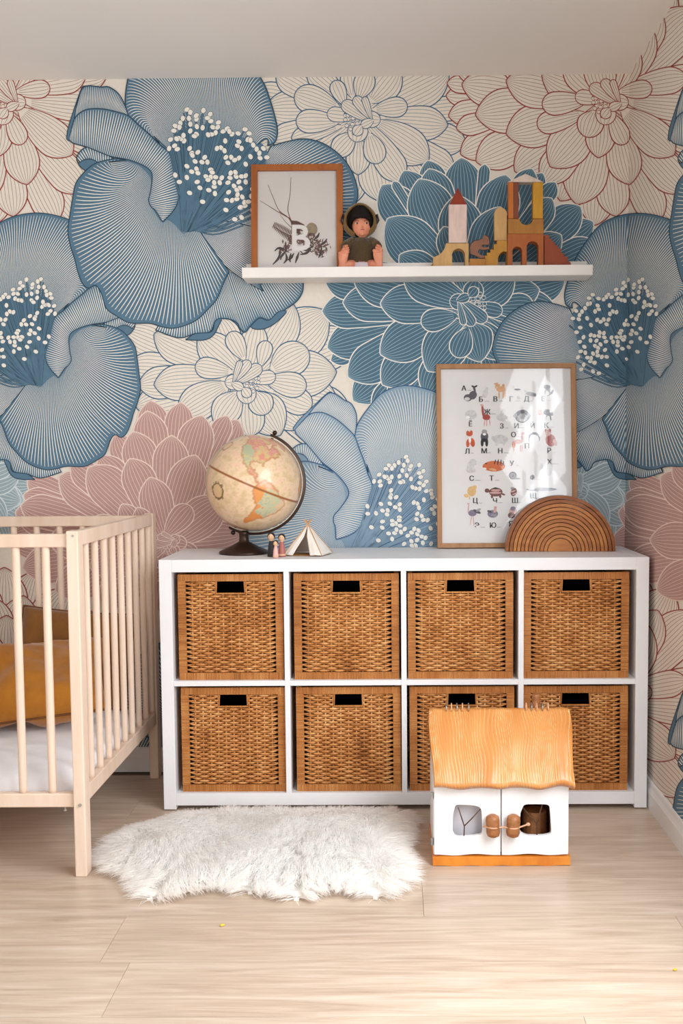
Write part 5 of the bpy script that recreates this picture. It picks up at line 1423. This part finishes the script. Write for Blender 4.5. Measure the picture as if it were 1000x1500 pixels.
for s_, xa, xb, win in ((-1, 104, 491, blob(297, 810, 86, 92, 1)), (1, 499, 888, blob(698, 805, 90, 92, 2))):
    q0, q1 = hpx(xa, 1000), hpx(xb, 600); x0, x1 = q0[0], q1[0]; zt = .2165; n = 30
    bot = [(x0 + (x1 - x0) * i / n, .0285 - .0022 * math.sin(i / n * 9 + s_) * (.4 + .6 * math.sin(math.pi * i / n))) for i in range(n + 1)]
    outer = bot + [(x1, zt - .004), (x1 - .004, zt), (x0 + .004, zt), (x0, zt - .004)]
    W = [hpx(*p) for p in win]
    tr = tessellate_polygon([[Vector((x, z, 0)) for x, z in outer], [Vector((x, z, 0)) for x, z in W]])
    allp = outer + W; nn = len(allp); b = MB(); f = []
    for t in tr:
        p, q, r_ = [Vector((allp[i][0], allp[i][1], 0)) for i in t]; t = tuple(t) if (q - p).cross(r_ - p).z > 0 else tuple(t)[::-1]
        f.append(t); f.append(tuple(i + nn for i in t[::-1]))
    no = len(outer)
    for i in range(no): j = (i + 1) % no; f.append((i, i + nn, j + nn, j))
    for i in range(len(W)): j = (i + 1) % len(W); f.append((no + i, no + j, no + j + nn, no + i + nn))
    b.add([(x, 0, z) for x, z in allp] + [(x, .011, z) for x, z in allp], f)
    dr = b.build('door', enamel, hs)
    bm = bmesh.new(); bm.from_mesh(dr.data); bmesh.ops.recalc_face_normals(bm, faces=bm.faces); bm.to_mesh(dr.data); bm.free()
    bv = dr.modifiers.new('bevel', 'BEVEL'); bv.width = .0016; bv.segments = 2; bv.limit_method = 'ANGLE'
    tw = [[(278, 908), (280, 845), (262, 790), (245, 735)], [(280, 845), (320, 805), (375, 745)]] if s_ < 0 else [[(706, 900), (706, 830), (722, 770), (738, 718)], [(706, 830), (665, 785), (612, 722)]]
    for T_ in tw: MB().tube([(*[hpx(*p)[0]], .006, hpx(*p)[1]) for p in T_], [.0016] * (len(T_) - 1) + [.0011], 6).build('twig_bar', twig_m, dr, smooth=True)
    hc = hpx(443 if s_ < 0 else 561, 825); hl = .0295
    prof_ = [(.008, -hl), (.0155, -hl + .004), (.0180, -hl * .6), (.0176, hl * .1), (.0182, hl * .5), (.0165, hl - .005), (.009, hl)]
    b = MB(); b.lathe(prof_, 16, M=Matrix.Translation((hc[0], -.0185, hc[1])) @ Matrix.Rotation(R(3 * s_), 4, 'Y')); b.build('log_handle', log_m, dr, smooth=True)
c0, c1, c2_, c3 = hpx(392, 832), hpx(443, 826), hpx(561, 828), hpx(650, 822)
pts = spline([(c0[0], -.012, c0[1]), (c1[0] - .018, -.022, c1[1] - .001), (c1[0], -.0375, c1[1]), (c1[0] + .019, -.022, c1[1] - .002), (c2_[0] - .019, -.022, c2_[1] - .001), (c2_[0], -.0375, c2_[1]), (c2_[0] + .019, -.022, c2_[1]), (c3[0], -.010, c3[1])], 40)
b = MB(); b.tube(pts.tolist(), .0021, 7); b.ball(pts[-1], (.006, .005, .0045), 10, 8); b.ball(pts[0], .0032, 8, 6); b.build('latch_cord', cord_m, hs, smooth=True)
for z in (.062, .185): MB().lathe([(.004, -.009), (.004, .009)], 10, c=(-hw2 - .003, .008, z)).build('hinge', steel, hs)

# roof: two carved slabs with wandering grooves
def roof_slab(front):
    nx, ny = 240, 26; V = []; C = []
    ridge = Vector((0, .125, .389)); eave = Vector((0, -.040 if front else .290, .229))
    for j in range(ny + 1):
        t = j / ny
        for i in range(nx + 1):
            u = i / nx; xw = np.interp(t, [0, .35, .7, 1], [1, 1.0, 1.02, 1.035])
            xl = -.184 * (1.0 + .0 * t) - .003 * math.sin(t * 5) + .004 * t; xr = .198 - .010 * t + .003 * math.sin(t * 6)
            x = xl + (xr - xl) * u
            wob = .006 * math.sin(t * 5 + u * 4) + .012 * math.exp(-((u - .47) / .10) ** 2) * math.sin(t * 3.3) + .006 * math.sin(t * 9 + u * 11)
            g = 56 * (u + wob) + 1.2 * math.sin(9 * u) + .8 * math.sin(23 * u)
            fr_ = abs((g % 1) - .5) * 2; groove = max(0, 1 - (1 - fr_) / .26) if fr_ > .74 else 0
            amp = .55 + .45 * math.sin(u * 31 + 1.3) * math.sin(u * 7 + t * 2)
            p = ridge.lerp(eave, t); p.z += .010 * math.sin(math.pi * t) + .0025 * math.sin(u * 17) * t * t + (.0035 * math.sin(u * 21 + 1) * max(0, t - .8) * 5)
            if j == ny: p.y += (.004 * math.sin(u * 19)) * (-1 if front else 1)
            nrm_ = Vector((0, -.72 if front else .72, .70)); edge = min(1, min(u, 1 - u) * 30, (1 - t) * 8 + .2)
            q = p + nrm_ * (-.0034 * groove * max(0, amp) + .002 * noise.noise(Vector((u * 14, t * 3, 2))) - .004 * (1 - edge)); V.append((x, q.y, q.z))
            k = groove * max(0.15, amp) * (.6 + .6 * (noise.noise(Vector((u * 40, t * 2.2, 1))) + .4)); base = np.array(lin((216, 152, 84))[:3]); dk = np.array(lin((192, 116, 46))[:3]); pl = np.array(lin((244, 214, 168))[:3])
            m_ = .5 + .5 * noise.noise(Vector((u * 9, t * 1.6, 5))); c_ = base * m_ + dk * (1 - m_); k = min(1, max(0, k)); C.append(np.r_[c_ * (1 - k) + pl * k, 1])
    n1 = nx + 1; top = len(V)
    th_ = Vector((0, .010 if front else -.010, -.012))
    V2 = [(x, y + th_.y, z + th_.z) for x, y, z in V]; F = []
    for j in range(ny):
        for i in range(nx): a = j * n1 + i; F.append((a, a + n1, a + n1 + 1, a + 1)); F.append((top + a, top + a + 1, top + a + n1 + 1, top + a + n1))
    for i in range(nx): F.append((i, i + 1, top + i + 1, top + i)); a = ny * n1 + i; F.append((a, top + a, top + a + 1, a + 1))
    for j in range(ny): a = j * n1; F.append((a, top + a, top + a + n1, a + n1)); a += nx; F.append((a, a + n1, top + a + n1, top + a))
    b = MB(); b.add(V + V2, F); o = b.build('roof_slab', ROOFM, hs, smooth=True); ca_ = o.data.color_attributes.new('grain', 'FLOAT_COLOR', 'POINT')
    ca_.data.foreach_set('color', np.array(C + C, np.float32).ravel())
    bm = bmesh.new(); bm.from_mesh(o.data); bmesh.ops.recalc_face_normals(bm, faces=bm.faces); bm.to_mesh(o.data); bm.free()


ROOFM = attr_mat('carved_roof', 'grain', .38, .5, .25)
roof_slab(True); roof_slab(False)
for k, xq in enumerate([173, 204, 236, 268, 304, 641, 672, 702, 735, 768]):
    x = hpx(xq, 150, HY + .125)[0]
    b = MB(); b.tube([(x, .125 + .013 * math.cos(t), .3900 + .0125 * math.sin(t)) for t in np.linspace(-.5, math.pi + .5, 12)], .0014, 6); b.build('staple', cord_m if k % 2 else steel, hs, smooth=True)
cx = hpx(698, 100, HY + .165)[0]; b = MB(); b.lathe([(.0112, .335), (.0118, .36), (.0115, .414), (.0105, .418)], 14, c=(cx, .165, 0)); b.build('chimney', log_m, hs)

# ------------------------------------------------------------------ sheepskin rug
RUGPX = [(135, 1252), (150, 1236), (200, 1214), (250, 1201), (300, 1193), (345, 1191), (400, 1190), (450, 1187), (500, 1184), (560, 1182), (598, 1192), (611, 1206), (604, 1224), (600, 1250), (611, 1272), (610, 1296), (590, 1306), (565, 1318), (540, 1321),
         (516, 1308), (480, 1308), (430, 1324), (396, 1308), (360, 1314), (330, 1302), (290, 1308), (240, 1318), (205, 1323), (192, 1300), (180, 1284), (160, 1282), (142, 1266)]
RP = spline([tuple(ray(x, y, 2, .012)[:2]) for x, y in RUGPX + RUGPX[:1]], 160)[:-1]
rc = RP.mean(0)
RP[:, 1] = np.minimum(RP[:, 1], KF - .046); RP[:, 0] = np.maximum(RP[:, 0], -.862)
rug = thing('sheepskin_rug', 'fluffy white sheepskin rug lying on the floor in front of the shelf', 'rug', (float(rc[0]), float(rc[1]), 0))
Q = RP - rc
# inward offset for the hide
d = np.roll(Q, -1, 0) - np.roll(Q, 1, 0); nr = np.stack([-d[:, 1], d[:, 0]], 1); nr /= np.linalg.norm(nr, axis=1)[:, None]
if ((Q + nr * .01) ** 2).sum() > (Q ** 2).sum(): nr = -nr
H = Q + nr * .040
b = MB()
v = [(x, y, .001) for x, y in H] + [(x, y, .008) for x, y in H]; nh = len(H)
tr = tessellate_polygon([[Vector((x, y, 0)) for x, y in H]])
b.add(v, [tuple(i + nh for i in t) for t in tr] + [tuple(t)[::-1] for t in tr] + [(i, (i + 1) % nh, (i + 1) % nh + nh, i + nh) for i in range(nh)])
woolbase = mat('hide', (252, 250, 247), .9, (248, 246, 242), (30, 30, 30)); b.build('hide', woolbase, rug)
rs = np.random.RandomState(7); lo_, hi_ = H.min(0), H.max(0); pts = []
while sum(len(p) for p in pts) < 80000:
    c_ = lo_ + (hi_ - lo_) * rs.rand(40000, 2); pts.append(c_[inside(c_[:, 0], c_[:, 1], [tuple(h) for h in H])])
pts = np.vstack(pts)[:80000]; ns = len(pts)
ncl = 1000; cl = pts[rs.choice(ns, ncl, False)]
gx = np.zeros((ns, 2)); own = np.zeros(ns, int)
for s0 in range(0, ns, 4000):
    dd = ((pts[s0:s0 + 4000, None] - cl[None]) ** 2).sum(2); own[s0:s0 + 4000] = dd.argmin(1)
dist = np.zeros(ns); near = np.zeros((ns, 2))
for s0 in range(0, ns, 4000):
    dd = np.sqrt(((pts[s0:s0 + 4000, None] - H[None]) ** 2).sum(2)); k = dd.argmin(1); dist[s0:s0 + 4000] = dd.min(1); near[s0:s0 + 4000] = -nr[k]
edge = np.exp(-dist / .045)[:, None]
flow = np.array([[noise.noise(Vector((p[0] * 5, p[1] * 5, 1))), noise.noise(Vector((p[0] * 5, p[1] * 5, 9)))] for p in cl])
dirc = flow[own] * 1.0 + np.array([-.10, -.55]) * .8; dirc = dirc * (1 - edge) + near * edge * 1.15 + rs.randn(ns, 2) * .10
ln_ = np.linalg.norm(dirc, axis=1)[:, None]; dirc = dirc / np.maximum(ln_, .35)
Ls = (.062 + .028 * rs.rand(ns) + .008 * noise.noise(Vector((1, 2, 3))))[:, None]
tip = pts + dirc * Ls * (.62 + .28 * edge); tipc = cl[own] + (flow[own] * 0 + dirc) * Ls * (.62 + .28 * edge)
tip = tip * .55 + tipc * .45
zt = (.046 - .034 * edge[:, 0]) * (.75 + .5 * rs.rand(ns)); zt *= .8 + .5 * np.array([noise.noise(Vector((p[0] * 9, p[1] * 9, 4))) for p in cl])[own] + .2
zt = np.maximum(zt, .004 + .004 * rs.rand(ns))
root = np.c_[pts, np.full(ns, .007)]; t3 = np.c_[tip, zt]
mid1 = root * .6 + t3 * .4; mid1[:, 2] = np.maximum(zt * .85, .008) + .012 * (1 - edge[:, 0]); mid2 = root * .25 + t3 * .75; mid2[:, 2] = zt * 1.05 + .006 * (1 - edge[:, 0])
wv = rs.randn(ns, 3) * .0035; mid2 += wv * np.array([1, 1, .2]); t3[:, 2] = np.maximum(t3[:, 2], .002)
side = np.c_[-dirc[:, 1], dirc[:, 0], rs.randn(ns) * .5]; side /= np.linalg.norm(side, axis=1)[:, None]
wd = (.00048 + .00025 * rs.rand(ns))[:, None]
VV = np.stack([root - side * wd, root + side * wd, mid1 - side * wd, mid1 + side * wd, mid2 - side * wd * .8, mid2 + side * wd * .8, t3], 1).reshape(-1, 3)
o_ = np.arange(ns)[:, None] * 7
quads = np.vstack([o_ + np.array([[0, 1, 3, 2]]), o_ + np.array([[2, 3, 5, 4]])]); tris = o_ + np.array([[4, 5, 6]])
me = bpy.data.meshes.new('fur'); me.vertices.add(len(VV)); me.vertices.foreach_set('co', VV.astype(np.float32).ravel())
nl_ = quads.size + tris.size; me.loops.add(nl_); me.loops.foreach_set('vertex_index', np.concatenate([quads.ravel(), tris.ravel()]).astype(np.int32))
npg = len(quads) + len(tris); me.polygons.add(npg); st0 = np.concatenate([np.arange(len(quads)) * 4, quads.size + np.arange(len(tris)) * 3]).astype(np.int32)
me.polygons.foreach_set('loop_start', st0); me.polygons.foreach_set('use_smooth', np.ones(npg, bool)); me.update(calc_edges=True); me.validate()


def fur_material():
    M = bpy.data.materials.new('white_wool'); M.use_nodes = True; nt = M.node_tree; N = nt.nodes; L = nt.links; N.clear()
    o = N.new('ShaderNodeOutputMaterial'); mx = N.new('ShaderNodeMixShader'); df = N.new('ShaderNodeBsdfDiffuse'); tl = N.new('ShaderNodeBsdfTranslucent')
    tc = N.new('ShaderNodeTexCoord'); nz = N.new('ShaderNodeTexNoise'); nz.inputs['Scale'].default_value = 14; cr = N.new('ShaderNodeValToRGB')
    cr.color_ramp.elements[0].color = lin((253, 252, 250)); cr.color_ramp.elements[1].color = lin((255, 255, 255)); L.new(tc.outputs['Object'], nz.inputs['Vector']); L.new(nz.outputs['Fac'], cr.inputs['Fac'])
    L.new(cr.outputs['Color'], df.inputs['Color']); L.new(cr.outputs['Color'], tl.inputs['Color']); mx.inputs[0].default_value = .55
    L.new(df.outputs[0], mx.inputs[1]); L.new(tl.outputs[0], mx.inputs[2]); L.new(mx.outputs[0], o.inputs[0]); return M


me.materials.append(fur_material())
fo = bpy.data.objects.new('fur', me); COL.objects.link(fo); fo.parent = rug; tag(fo, kind='stuff')

# ------------------------------------------------------------------ crumbs
crm = mat('crumb', (226, 200, 70), .7, (210, 178, 60), (200, 200, 200))
for (x, y), sz, lab in (((325, 1357), .0085, 'tiny yellow crumb on the floor below the sheepskin'), ((988, 1422), .007, 'tiny yellow crumb on the floor at the right edge')):
    q = ray(x, y, 2, 0); b = MB(); rg = random.Random(x)
    b.ball((0, 0, sz * .34), (sz * .6, sz * .5, sz * .34), 10, 6); b.ball((sz * .45, sz * .2, sz * .3), sz * .3, 8, 6); b.v = [(p[0] * rg.uniform(.85, 1.15), p[1] * rg.uniform(.85, 1.15), max(0.0, p[2])) for p in b.v]
    tag(b.build('crumb', crm, None, loc=(q[0], q[1], .0002)), lab, 'crumb')
